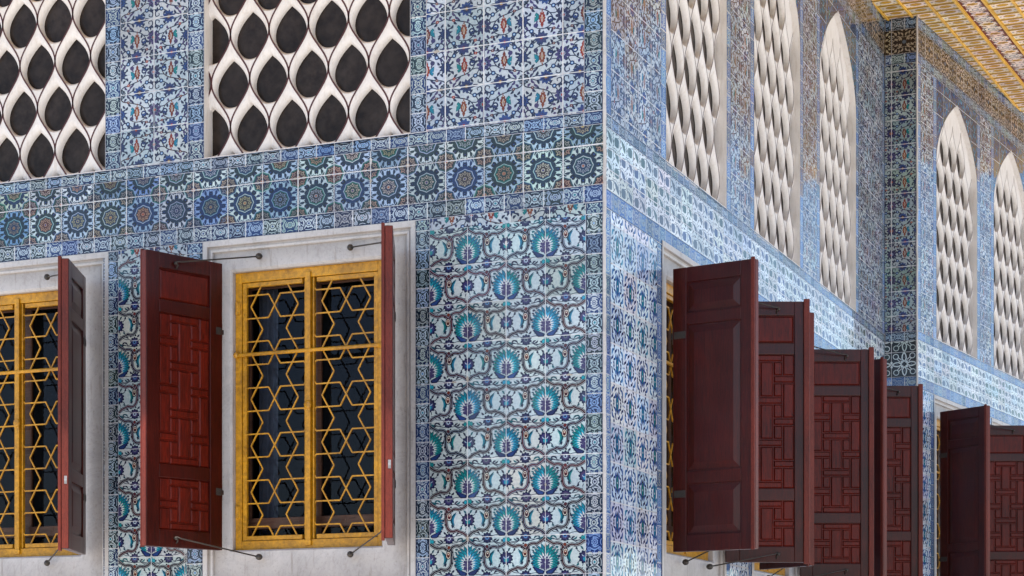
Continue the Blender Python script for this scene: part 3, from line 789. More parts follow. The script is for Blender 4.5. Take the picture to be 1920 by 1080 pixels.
    if grout[0] and grout[1] and mat is M_TILE:          # chipped corners and old repairs
        for i in range(ni):
            for j in range(nj):
                if r.random() > .22: continue
                a0, a1 = max(p0, po + (i0 + i) * tw), min(p1, po + (i0 + i + 1) * tw); b0, b1 = max(q0, qo + (j0 + j) * th), min(q1, qo + (j0 + j + 1) * th)
                if a1 - a0 < .05 or b1 - b0 < .05: continue
                sd = r.integers(0, 4); u = r.random()
                c = np.array([(a0 + (a1 - a0) * u, b0), (a0 + (a1 - a0) * u, b1), (a0, b0 + (b1 - b0) * u), (a1, b0 + (b1 - b0) * u)][sd])
                if keep is not None and not keep['orn'](c[:1], c[1:])[0]: continue
                rr = r.uniform(.004, .013); P = [(c[0] + rr * r.uniform(.5, 1.3) * (2.0 if sd < 2 else .8) * math.cos(t), c[1] + rr * r.uniform(.5, 1.3) * (.8 if sd < 2 else 2.0) * math.sin(t)) for t in np.linspace(0, 5.6, 8)]
                P = clip_poly(P, p0, p1, q0, q1)
                if P: emit(np.array(P), gd + LAY, np.array([(.56, .54, .52), (.40, .36, .31), (.62, .60, .58)][r.integers(0, 3)]), np.array((.5, .5, .5)))
    if outline is not None:
        oc, ow = outline
        for Q in ([(p0, q0), (p1, q0), (p1, q0 + ow), (p0, q0 + ow)], [(p0, q1 - ow), (p1, q1 - ow), (p1, q1), (p0, q1)], [(p0, q0 + ow), (p0 + ow, q0 + ow), (p0 + ow, q1 - ow), (p0, q1 - ow)], [(p1 - ow, q0 + ow), (p1, q0 + ow), (p1, q1 - ow), (p1 - ow, q1 - ow)]):
            emit(np.array(Q), gd - LAY, np.array(oc), np.array((.5, .5, .5)))
        e = .0022
        for Q in ([(p0, q0), (p1, q0), (p1, q0 + e), (p0, q0 + e)], [(p0, q1 - e), (p1, q1 - e), (p1, q1), (p0, q1)], [(p0, q0 + e), (p0 + e, q0 + e), (p0 + e, q1 - e), (p0, q1 - e)], [(p1 - e, q0 + e), (p1, q0 + e), (p1, q1 - e), (p1 - e, q1 - e)]):
            joint(Q)
    V = np.concatenate(V); D = np.concatenate(D); C = np.concatenate(C); T = np.concatenate(T); S = np.array(S)
    me = bpy.data.meshes.new(name)
    co = fr.pts(V, D + d0).astype(np.float32)
    nv = len(V)
    me.vertices.add(nv); me.vertices.foreach_set('co', co.ravel())
    me.loops.add(nv); me.loops.foreach_set('vertex_index', np.arange(nv, dtype=np.int32))
    me.polygons.add(len(S)); me.polygons.foreach_set('loop_start', np.concatenate([[0], np.cumsum(S)[:-1]]).astype(np.int32))
    me.update(calc_edges=True); me.validate()
    for nm, A in (('paint', C), ('tile', T)):
        at = me.attributes.new(nm, 'FLOAT_COLOR', 'POINT')
        at.data.foreach_set('color', np.c_[np.clip(A, 0, 1), np.ones(nv)].astype(np.float32).ravel())
    me.materials.append(mat)
    o = bpy.data.objects.new(name, me); COL.objects.link(o)
    if parent: o.parent = parent
    return o

# ------------------------------------------------------------------ the walls
# front wall: plane y=0 facing -y, p = x (negative to the left).  side wall: plane x=0 facing +x, p = y.
FRONT = Frame((0, 0, H), (1, 0, 0), n=(0, -1, 0))
SIDE = Frame((0, 0, H), (0, 1, 0), n=(1, 0, 0))
VI = 7.672
RET = Frame((0, VI, H), (1, 0, 0), n=(0, -1, 0))
FE = np.array((.13433, .99094, 0.0))
FAR = Frame((.3018, VI, H), FE, n=(.99094, -.13433, 0))
TW, TH = .2475, .2279
SPRING, APEX = 4.98, 5.68
CEIL = 6.2

def arch_hw(z, w):
    t = np.clip((z - SPRING) / (APEX - SPRING), 0, 1)
    return w / 2 * (1 - t ** 1.9) ** .92

def arch_keep(c, w, rim=0.0):
    def orn(p, q): return np.abs(p - c) > arch_hw(q, w) + .012
    def base(a0, a1, b0, b1):
        out = []
        n = max(1, int(math.ceil((b1 - b0) / .03)))
        for i in range(n):
            z0, z1 = b0 + (b1 - b0) * i / n, b0 + (b1 - b0) * (i + 1) / n
            h0, h1 = float(arch_hw(z0, w)), float(arch_hw(z1, w))
            if z0 >= APEX: h0 = h1 = 0
            l0, l1 = min(a1, c - h0), min(a1, c - h1)
            if l0 > a0 or l1 > a0: out.append([(a0, z0), (max(a0, l0), z0), (max(a0, l1), z1), (a0, z1)])
            r0, r1 = max(a0, c + h0), max(a0, c + h1)
            if r0 < a1 or r1 < a1: out.append([(min(a1, r0), z0), (a1, z0), (a1, z1), (min(a1, r1), z1)])
        return out
    return dict(orn=orn, base=base)

def border_h(wall, fr, p0, p1, q0, q1, ground='border', org=0.0):
    return tile_panel('flower_border', wall, fr, (p0, p1, q0, q1), P_BH, (TW / 2 if q1 - q0 < .09 else TW / 2, q1 - q0), (org, q0), ground, grout=(1, 0), gw=.003, outline=(NAVY, .007), tvar=.15, wash=.08)
def border_v(wall, fr, p0, p1, q0, q1, ground='border', org=0.0):
    return tile_panel('flower_border', wall, fr, (p0, p1, q0, q1), P_BV, (p1 - p0, TH / 2), (p0, org), ground, grout=(0, 1), gw=.003, outline=(NAVY, .006), tvar=.15, wash=.06)

# -- front wall
wf = empty('tiled_wall', (0, 0, 0), 0, 'broad tiled facade with green palmettes below and red tulip sprays above', 'wall')
FL = -5.0
tile_panel('medallion_frieze', wf, FRONT, (FL, -.0065, 2.842, 3.183), P_MED, (TW, TH), (-.0032, 2.842), 'med', tvar=.16, wash=.14)
border_h(wf, FRONT, FL, -.0065, 3.183, 3.261)
border_h(wf, FRONT, FL, -.0065, 2.741, 2.842)
UT = 4.75
tile_panel('tulip_tile_panel', wf, FRONT, (-1.1186, -.1233, 3.261, UT), P_TULIP, (.248, .2285), (-.9965, 3.268 - .2285), 'tulip', tvar=.07)
tile_panel('tulip_tile_panel', wf, FRONT, (-3.263, -2.768, 3.261, UT), P_TULIP, (.2475, .2285), (-3.263, 3.268), 'tulip', tvar=.07)
for a, b in ((-.1233, -.0065), (-1.226, -1.1186), (-2.768, -2.648), (-3.381, -3.263)):
    border_v(wf, FRONT, a, b, 3.261, UT, org=3.261)
PB = .623
tile_panel('palmette_panel', wf, FRONT, (-1.097, -.1135, PB, 2.672), P_PALM, (TW * .9935, .2287), (-.8517 - .2459, 2.4505 - .2287 * 9), 'palm', tvar=.08, gw=.0028)
tile_panel('palmette_panel', wf, FRONT, (-3.282, -2.775, PB, 2.672), P_PALM, (TW, .2287), (-3.282, 2.4505 - .2287 * 8 - .06), 'palm', tvar=.08, gw=.0028)
for a, b in ((-1.097, -.1135), (-3.282, -2.775)):
    tile_panel('floral_strip', wf, FRONT, (a, b, 2.672, 2.741), P_TULIP, (TW, .2285), (a + .02, 2.62), 'tulip')
    border_h(wf, FRONT, a, b, PB - .11, PB)
for a, b in ((-.1135, -.0065), (-1.1914, -1.097), (-2.775, -2.657), (-3.397, -3.282)):
    border_v(wf, FRONT, a, b, PB - .11, 2.741, org=PB)
WT = 6.2
def flat_tiles(wall, fr, rects, ground='spand'):
    for (a, b, c, d) in rects: tile_panel('upper_tiling', wall, fr, (a, b, c, d), P_LOZ, (.2475, .2285), (a, c), ground, plain=None)
# upper reach of the front wall, above the frame
KW = 1.42
for (c, a, b) in ((-1.937, -2.648, -1.226), (-4.091, FL, -3.381)):
    tile_panel('arch_spandrel', wf, FRONT, (a, b, SPRING, 5.77), P_LOZ, (.2475, .2285), (a, SPRING), 'spand', keep=arch_keep(c, KW))
for a, b in ((-1.226, -.0065), (-3.381, -2.648)):
    tile_panel('lozenge_panel', wf, FRONT, (a, b, UT, 5.77), P_LOZ, (.2475, .2285), (a, UT), 'loz')
border_h(wf, FRONT, FL, -.0065, 5.77, 5.87)
tile_panel('medallion_frieze', wf, FRONT, (FL, -.0065, 5.87, 6.095), P_MED, (TW, .225), (0, 5.87), 'med')
border_h(wf, FRONT, FL, -.0065, 6.095, WT)

# -- side wall
SWIN = (1.789, 3.82, 5.795); SW = 1.325
ws = empty('tiled_wall', (0, 0, 0), 0, 'long receding tiled wall in pale blue and white behind the row of dark red shutters', 'wall')
S0, S1 = .012, VI
tile_panel('scroll_frieze', ws, SIDE, (S0, S1, 2.824, 3.177), P_SCR, (.235, .118), (.03, 2.824), 'scr', tvar=.12)
ke = 4.62
border_h(ws, SIDE, S0, 4.62, 3.177, 3.252, 'borderg'); border_h(ws, SIDE, 4.62, 6.35, 3.177, 3.252, 'borderb'); border_h(ws, SIDE, 6.35, S1, 3.177, 3.252, 'borderg')
border_h(ws, SIDE, S0, S1, 2.711, 2.824, 'borderb')
edges = [S0] + [x for c in SWIN for x in (c - SW / 2, c + SW / 2)] + [S1]
for i in range(0, len(edges), 2):
    a, b = edges[i], edges[i + 1]; bw = .105
    border_v(ws, SIDE, a, a + bw, 3.252, 5.77, 'borderb', 3.25); border_v(ws, SIDE, b - bw, b, 3.252, 5.77, 'borderb', 3.25)
    tile_panel('tulip_tile_panel', ws, SIDE, (a + bw, b - bw, 3.252, 5.77), P_TULIP, (.238, .2285), (a + bw, 3.30), 'tulip')
for c in SWIN:
    tile_panel('arch_spandrel', ws, SIDE, (c - SW / 2, c + SW / 2, SPRING, 5.77), P_LOZ, (.22, .2285), (c, SPRING), 'spand', keep=arch_keep(c, SW))
border_h(ws, SIDE, S0, S1, 5.77, 5.87, 'borderg')
tile_panel('arabesque_frieze', ws, SIDE, (S0, S1, 5.87, 6.08), P_ARA, (.238, .21), (0, 5.87), 'starb')
border_h(ws, SIDE, S0, S1, 6.08, WT, 'borderg')
LW = 1.40                                            # width of a marble surround on this side
sl = [S0] + [x for c in (1.74, 3.80, 5.79) for x in (c - LW / 2, c + LW / 2)] + [S1]
for i in range(0, len(sl), 2):
    a, b = sl[i], sl[i + 1]; bw = .095
    border_v(ws, SIDE, a, a + bw, PB - .11, 2.711, 'borderb', PB); border_v(ws, SIDE, b - bw, b, PB - .11, 2.711, 'borderb', PB)
    tile_panel('lozenge_panel', ws, SIDE, (a + bw, b - bw, PB - .11, 2.711), P_LOZ, (.2285, .2285), (a + bw, 2.64 - .2285 * 10), 'loz', tvar=.13, gw=.0075)

# -- return pier
wr = empty('tiled_wall', (0, 0, 0), 0, 'narrow dark pier turning the corner, with red tulips above black and white star tiles', 'wall')
RW = .3018
tile_panel('tulip_tile_panel', wr, RET, (.004, RW, 3.27, 5.77), P_TULIP, (.238, .2285), (.064 - .238, 3.42), 'tulipg')
border_h(wr, RET, .004, RW, 6.09, WT, 'border', .064); border_h(wr, RET, .004, RW, 5.77, 5.867, 'borderg', .064); border_h(wr, RET, .004, RW, 3.18, 3.27, 'border', .064); border_h(wr, RET, .004, RW, 2.74, 2.85, 'borderb', .064)
tile_panel('arabesque_frieze', wr, RET, (.004, RW, 5.867, 6.09), P_ARA, (.238, .223), (.064, 5.867), 'starb')
tile_panel('star_tile_frieze', wr, RET, (.004, RW, 2.85, 3.18), P_STAR, (.238, .2285), (.064, 2.85), 'star')
tile_panel('lozenge_panel', wr, RET, (.004, RW, PB - .11, 2.74), P_LOZ, (.238, .2285), (.064, PB), 'loz')

# -- far wall
wa = empty('tiled_wall', (0, 0, 0), 0, 'farthest tiled wall at the right edge under the gilded ceiling', 'wall')
FWIN = (1.22, 3.10); FW = 1.30; FEND = 4.9
tile_panel('scroll_frieze', wa, FAR, (.004, FEND, 2.85, 3.19), P_SCR, (.235, .1135), (.03, 2.85), 'scr', tvar=.12)
border_h(wa, FAR, .004, FEND, 3.19, 3.275, 'borderb'); border_h(wa, FAR, .004, FEND, 2.74, 2.85, 'borderb')
fe = [.004] + [x for c in FWIN for x in (c - FW / 2, c + FW / 2)] + [FEND]
for i in range(0, len(fe), 2):
    a, b = fe[i], fe[i + 1]; bw = .10
    border_v(wa, FAR, a, a + bw, 3.275, 5.77, 'borderb', 3.27); border_v(wa, FAR, b - bw, b, 3.275, 5.77, 'borderb', 3.27)
    tile_panel('tulip_tile_panel', wa, FAR, (a + bw, b - bw, 3.275, 5.77), P_TULIP, (.238, .2285), (a + bw, 3.42), 'tulip')
for c in FWIN:
    tile_panel('arch_spandrel', wa, FAR, (c - FW / 2, c + FW / 2, SPRING, 5.77), P_LOZ, (.22, .2285), (c, SPRING), 'spand', keep=arch_keep(c, FW))
border_h(wa, FAR, .004, FEND, 5.77, 5.867, 'borderg')
tile_panel('arabesque_frieze', wa, FAR, (.004, FEND, 5.867, 6.095), P_ARA, (.238, .228), (0, 5.867), 'starb')
border_h(wa, FAR, .004, FEND, 6.095, WT, 'borderg')
fl = [.004] + [x for c in (1.20, 3.08) for x in (c - LW / 2, c + LW / 2)] + [FEND]
for i in range(0, len(fl), 2):
    a, b = fl[i], fl[i + 1]; bw = .095
    border_v(wa, FAR, a, a + bw, PB - .11, 2.74, 'borderb', PB); border_v(wa, FAR, b - bw, b, PB - .11, 2.74, 'borderb', PB)
    tile_panel('lozenge_panel', wa, FAR, (a + bw, b - bw, PB - .11, 2.74), P_LOZ, (.2285, .2285), (a + bw, 2.64 - .2285 * 10), 'loz', tvar=.13, gw=.0075)

# -- white corner beads, marble dado and an added dark body for unlit rooms, sealing light leaks
def bead(wall, x, y, w=.012):
    m = MB(); br = np.random.default_rng(3); m.tube([(x + br.normal(0, .0012), y + br.normal(0, .0012), H + .4 + (WT - .4) * k / 90) for k in range(91)], w, 10); m.build('corner_bead', M_MARBLE, wall, smooth=True)
bead(wf, .001, .003, .010); bead(wr, .3018, VI + .001, .010)
def dado(wall, fr, p0, p1):
    m = MB(); M = fr.mat()
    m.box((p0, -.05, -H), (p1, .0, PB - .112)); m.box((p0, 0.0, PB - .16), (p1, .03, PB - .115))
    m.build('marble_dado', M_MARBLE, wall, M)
dado(wf, FRONT, FL, 0); dado(ws, SIDE, 0.03, VI); dado(wr, RET, .005, RW - .0); dado(wa, FAR, .005, FEND)
core = MB()
core.box((FL - .3, .46, 0), (-.46, 13.2, H + WT - .02)); core.build('unlit_room_core', M_CORE, wf)
core = MB(); core.box((-.455, .46, 0), (-.44, 13.2, H + WT - .02)); core.build('unlit_room_core', M_CORE, ws)
m = MB(); m.box((FL - .31, .0, 0), (FL, .46, H + WT - .02)); m.build('cavity_cap', M_CORE, wf)  # unseen end caps added to keep light out of the cavity
m = MB(); M = FAR.mat(); m.box((FEND, -1.2, -H), (FEND + .02, 0, WT - .02)); m.build('cavity_cap', M_CORE, wa, M)

# ------------------------------------------------------------------ upper lattice windows
def lattice_window(name, fr, c, w, q0, label, xoff=0.0, lw=.0032):
    ang = math.atan2(fr.e1[1], fr.e1[0])
    loc = fr.pts([(c, q0)])[0]
    root = empty(name, loc, ang, label, 'lattice window', 'plaster lattice windows of the upper row')
    # local axes: x along the wall, -y outward for every frame (e1 turned by -90 deg is the outward side)
    h = APEX - q0; sp = SPRING - q0
    FD, BD = .050, .092                                   # front and back of the plaster
    def hw(z): return float(arch_hw(z + q0, w))
    zs = [0, sp] + list(np.linspace(sp, h, 22)[1:])
    outl = [(-hw(z), z) for z in zs] + [(hw(z), z) for z in zs[::-1][1:]]
    m = MB()
    for i in range(len(outl)):
        a, b = outl[i], outl[(i + 1) % len(outl)]
        m.face([(a[0], -.001, a[1]), (b[0], -.001, b[1]), (b[0], .22, b[1]), (a[0], .22, a[1])])
    m.build('reveal', M_PLASTER, root)
    pw, ph = .275 * (w / 1.42) ** .5, .575
    n = 20
    def ogee(t):                                           # half outline, t 0 (top) .. 1 (bottom)
        return (pw / 2 * .5 * (1 - math.cos(2 * PI * t)), ph * (.5 - t))
    def hole(a, r, top, fit=None):                         # teardrop, a from the top round
        b = a if a <= PI else 2 * PI - a
        if b >= PI / 2: x, z = r * math.sin(b), r * 1.03 * math.cos(b)
        else:
            t = 1 - b / (PI / 2); x, z = r * (1 - t ** 1.95), top * t
        z -= .040
        if fit: x = min(x, fit * pw / 4 * (1 + math.cos(2 * PI * z / ph)))
        return (x if a <= PI else -x, z)
    front, line, holes = MB(), MB(), MB()
    rows = int(h / (ph / 2)) + 3; cols = int(w / pw) + 3
    def inside(x, z):
        return -.01 < z < h + .02 and abs(x) < (w / 2 if z < sp else hw(z)) + .10
    for j in range(-2, rows):
        zc = j * ph / 2 + .19
        for i in range(-cols, cols + 1):
            xc = i * pw + (pw / 2 if j % 2 else 0) + xoff
            if not (inside(xc, max(0, min(h, zc)))): continue
            top_band = zc > sp + .1 and (abs(xc) > hw(min(h, zc + .13)) - .02 or zc > h - .28)
            if top_band:
                # solid plaster near the arch edge
                pts = [(ogee(k / n)[0], ogee(k / n)[1]) for k in range(n + 1)] + [(-ogee(k / n)[0], ogee(k / n)[1]) for k in range(n - 1, 0, -1)]
                front.face([(xc + x, FD, zc + z) for x, z in pts]); continue
            A = 2 * n
            O = []; RG = [[] for _ in range(5)]
            for k in range(A):
                t = k / n
                x, z = ogee(t if t <= 1 else 2 - t); x = x if t <= 1 else -x
                O.append((xc + x, FD, zc + z))
                a = PI * t
                f1, f2 = hole(a, pw * .478, .225, .97), hole(a, pw * .415, .176)
                for i2, (u, d) in enumerate(((0, 0), (.42, .006), (.78, .017), (.97, .034), (1, BD - FD))):
                    RG[i2].append((xc + f1[0] + (f2[0] - f1[0]) * u, FD + .001 + d, zc + f1[1] + (f2[1] - f1[1]) * u))
            for k in range(A):
                k2 = (k + 1) % A
                front.face([O[k], O[k2], RG[0][k2], RG[0][k]])
            nb0 = len(holes.v)
            for rr in RG: holes.v += rr
            for i2 in range(4):
                for k in range(A):
                    k2 = (k + 1) % A
                    holes.f.append([nb0 + i2 * A + k, nb0 + i2 * A + k2, nb0 + (i2 + 1) * A + k2, nb0 + (i2 + 1) * A + k])
            for sg in (-1, 1):
                for k in range(n):
                    a, b = ogee(k / n), ogee((k + 1) / n)
                    t = Vector((b[0] - a[0], b[1] - a[1])).normalized(); p = Vector((-t.y, t.x)) * lw
                    Q = [(a[0] + p.x, a[1] + p.y), (b[0] + p.x, b[1] + p.y), (b[0] - p.x, b[1] - p.y), (a[0] - p.x, a[1] - p.y)]
                    line.face([(xc + sg * x, FD - .0008 - (.0004 if sg > 0 else 0), zc + z) for x, z in Q])
    lat = front.build('plaster_lattice', M_PLASTER, root)
    holes.build('opening_lining', M_LINING, lat, smooth=True)
    line.build('painted_outline', M_LINE, lat)
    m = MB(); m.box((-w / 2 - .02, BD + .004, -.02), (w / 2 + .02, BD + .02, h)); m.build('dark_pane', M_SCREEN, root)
    m = MB(); m.box((-w / 2, .0, -.02), (w / 2, .22, .003)); m.build('sill', M_PLASTER, root)
    return root

lattice_window('lattice_window', FRONT, -1.937, KW, 3.262, 'white lattice window with dark teardrop openings between two tulip panels of the front wall', -.14, .0052)
lattice_window('lattice_window', FRONT, -4.091, KW, 3.262, 'white lattice window cut off by the left edge of the picture', .15, .0052)
for c, lb in zip(SWIN, ('deep white lattice window on the receding wall nearest its white corner', 'middle lattice window of three on the receding blue wall', 'lattice window with its whole pointed arch in view, left of the dark pier')):
    lattice_window('lattice_window', SIDE, c, SW, 3.254, lb)
for c, lb in zip(FWIN, ('arched lattice window right of the dark pier, under the gilded ceiling', 'arched lattice window cut off by the right edge of the picture')):
    lattice_window('lattice_window', FAR, c, FW, 3.277, lb)

# ------------------------------------------------------------------ lower windows: marble surround, gilt star grille, dark glass
OPW, OZ0, OZ1 = 1.035, .818, 2.545
def rect_loft(m, rings):
    for (a, b) in zip(rings, rings[1:]):
        A = [(a[0], a[4], a[2]), (a[1], a[4], a[2]), (a[1], a[4], a[3]), (a[0], a[4], a[3])]
        B = [(b[0], b[4], b[2]), (b[1], b[4], b[2]), (b[1], b[4], b[3]), (b[0], b[4], b[3])]
        for i in range(4):
            j = (i + 1) % 4; m.face([A[i], A[j], B[j], B[i]])

def star_strands(e, rects, zc):
    segs = []
    for fam in range(3):
        ca, sa = math.cos(fam * PI / 3), math.sin(fam * PI / 3)
        for k in range(-14, 15):
            pts = []
            for j in range(-26, 27):
                z = j * e * math.sqrt(3) / 2
                # odd columns between stars: at z=0 the vertices point at the star (x = .5e)
                x = (.75 + 1.5 * k) * e + (-.25 if (j + k) % 2 == 0 else .25) * e
                pts.append((x * ca - z * sa, x * sa + z * ca))
            segs += list(zip(pts, pts[1:]))
    out = []
    for (x0, x1, z0, z1) in rects:
        for (a, b) in segs:
            dx, dz = b[0] - a[0], b[1] - a[1]; t0, t1 = 0.0, 1.0; ok = True
            az = a[1] + zc
            for p, q in ((-dx, a[0] - x0), (dx, x1 - a[0]), (-dz, az - z0), (dz, z1 - az)):
                if abs(p) < 1e-12:
                    if q < 0: ok = False
                else:
                    r = q / p
                    if p < 0: t0 = max(t0, r)
                    else: t1 = min(t1, r)
            if ok and t1 - t0 > 1e-4: out.append(((a[0] + dx * t0, az + dz * t0), (a[0] + dx * t1, az + dz * t1)))
    return out

def make_grille_window(sw):
    """origin: on the wall face, centre of the opening, eye level; -y is outward"""
    root = empty('grille_window', (0, 0, 0), 0)
    hw = OPW / 2; s0, s1 = -sw[0], sw[1]; b0, b1 = PB - .112, 2.741
    m = MB()
    rect_loft(m, [(s0, s1, b0, b1, -.004), (s0 + .03, s1 - .03, b0 + .065, b1 - .035, -.004), (s0 + .033, s1 - .033, b0 + .069, b1 - .039, .014), (s0 + .044, s1 - .044, b0 + .080, b1 - .052, .018), (s0 + .048, s1 - .048, b0 + .084, b1 - .056, .010), (s0 + .060, s1 - .060, b0 + .096, b1 - .068, .012),
                  (s0 + .064, s1 - .064, b0 + .100, b1 - .072, .030), (-hw - .012, hw + .012, OZ0 - .010, OZ1 + .016, .031), (-hw, hw, OZ0, OZ1, .043), (-hw, hw, OZ0, OZ1, .24)])
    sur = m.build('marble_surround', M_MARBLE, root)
    # gilt outer frame, centre post and casements
    gy = .075
    def bar(mm, x0, x1, z0, z1, y0, y1): mm.box((x0, y0, z0), (x1, y1, z1))
    m = MB(); fw = .044
    bar(m, -hw, -hw + fw, OZ0, OZ1, gy, gy + .05); bar(m, hw - fw, hw, OZ0, OZ1, gy, gy + .05); bar(m, -hw + fw, hw - fw, OZ0, OZ0 + .058, gy + .001, gy + .05); bar(m, -hw + fw, hw - fw, OZ1 - .062, OZ1, gy + .001, gy + .05)
    m.build('grille_frame', M_GOLD, root, bevel=.004)
    for sg in (-1, 1):
        m = MB(); iw = .028; a, b = sorted((sg * .022, sg * (hw - fw - .003))); z0, z1 = OZ0 + .061, OZ1 - .065
        y0, y1 = gy + .008, gy + .034
        bar(m, a, a + iw if sg < 0 else a + .012, z0, z1, y0, y1); bar(m, b - (iw if sg > 0 else .012), b, z0, z1, y0, y1); bar(m, a + iw * .99, b - iw * .99, z0, z0 + iw, y0 + .001, y1); bar(m, a + iw * .99, b - iw * .99, z1 - iw, z1, y0 + .001, y1)
        cas = m.build('casement', M_GOLD, root, bevel=.003)
        mm = MB()
        for (p, q) in star_strands(.166, [(a + .008, b - .008, z0 + .02, z1 - .02)], 2.187 + .1437):
            j = random.uniform(-.0015, .0015)
            mm.tube([(p[0], gy + .020 + j, p[1]), (q[0], gy + .020 + j, q[1])], .0058, 4)
        mm.build('star_lattice', M_GOLD, cas)
        for z in (OZ0 + .24, OZ1 - .22):
            mm = MB(); x = sg * (hw - fw * .62); mm.box((x - .012, gy - .008, z - .035), (x + .012, gy + .002, z + .035)); mm.tube([(x + sg * .014, gy - .004, z - .04), (x + sg * .014, gy - .004, z + .04)], .009, 8); mm.build('hinge', M_GOLD, root)
    m = MB(); bar(m, -.017, .017, OZ0 + .05, OZ1 - .03, gy - .012, gy + .03); bar(m, -.022, .022, OZ0 + .02, OZ0 + .052, gy - .015, gy + .01); m.ball((0, gy - .012, 1.70), .028, 1, .5, 1); m.build('centre_post', M_GOLD, root, bevel=.003)
    m = MB(); m.tube([(-hw + .01, gy - .008, 2.032), (hw - .01, gy - .008, 2.032)], .0115, 8)
    for x in (-hw + .015, hw - .015): m.ball((x, gy - .012, 2.032), .020)
    m.build('crossbar', M_GOLD, root)
    # timber sash and glass behind
    m = MB()
    bar(m, -hw + .001, -hw + .05, OZ0 + .001, OZ1 - .001, .175, .215); bar(m, hw - .05, hw - .001, OZ0 + .001, OZ1 - .001, .175, .215); bar(m, -.03, .03, OZ0 + .01, OZ1 - .01, .18, .212)
    bar(m, -hw + .05, hw - .05, .955, 1.025, .172, .214); bar(m, -hw + .05, hw - .05, OZ1 - .09, OZ1 - .001, .176, .214); bar(m, -hw + .05, hw - .05, OZ0 + .001, OZ0 + .03, .176, .214)
    m.build('timber_sash', M_SASH, root, bevel=.003)
    m = MB(); m.face([(-hw, .196, OZ0), (hw, .196, OZ0), (hw, .196, OZ1), (-hw, .196, OZ1)]); m.build('window_glass', M_GLASS, root)
    m = MB()
    for i in range(18):
        x0 = -hw + .04 + i * .008; x1 = x0 + .008
        m.face([(x0, .30 + .014 * math.sin(i * 1.3), OZ0), (x1, .30 + .014 * math.sin((i + 1) * 1.3), OZ0), (x1, .30 + .014 * math.sin((i + 1) * 1.3), OZ1), (x0, .30 + .014 * math.sin(i * 1.3), OZ1)])
    m.build('curtain', M_CLOTH, root, smooth=True)
    return root

GW = 'gilt star-lattice windows in marble surrounds'
def put(o, fr, p):
    q = fr.pts([(p, 0)])[0]; o.location = q; o.rotation_euler = (0, 0, math.atan2(fr.e1[1], fr.e1[0])); return o
WC = -1.952
g1 = tag(put(make_grille_window((-(-2.657 - WC), -1.1914 - WC)), FRONT, WC), 'gilt star-lattice window in full view between two open shutters', 'window', GW)
WC2 = -4.115
g2 = tag(put(copy_tree(g1), FRONT, WC2), 'gilt star-lattice window cut by the left edge of the picture', 'window', GW)
SWC = (1.755, 3.80, 5.79); FWC = (1.20, 3.08)
gs = make_grille_window((.715, .685))
for i, (fr, c, lb) in enumerate(((SIDE, SWC[0], 'receding wall window, its gilt lattice a sliver left of the plain panelled shutter'), (SIDE, SWC[1], 'window mostly hidden behind the second pair of shutters on the receding wall'),
                                 (SIDE, SWC[2], 'window hidden behind the last shutters left of the dark pier'), (FAR, FWC[0], 'window of the farthest wall, its gilt lattice a bright sliver beside a shutter'), (FAR, FWC[1], 'window behind the shutter at the right edge of the picture'))):
    if i == 2: continue
    o = gs if i == 0 else copy_tree(gs)
    tag(put(o, fr, c), lb, 'window', GW)

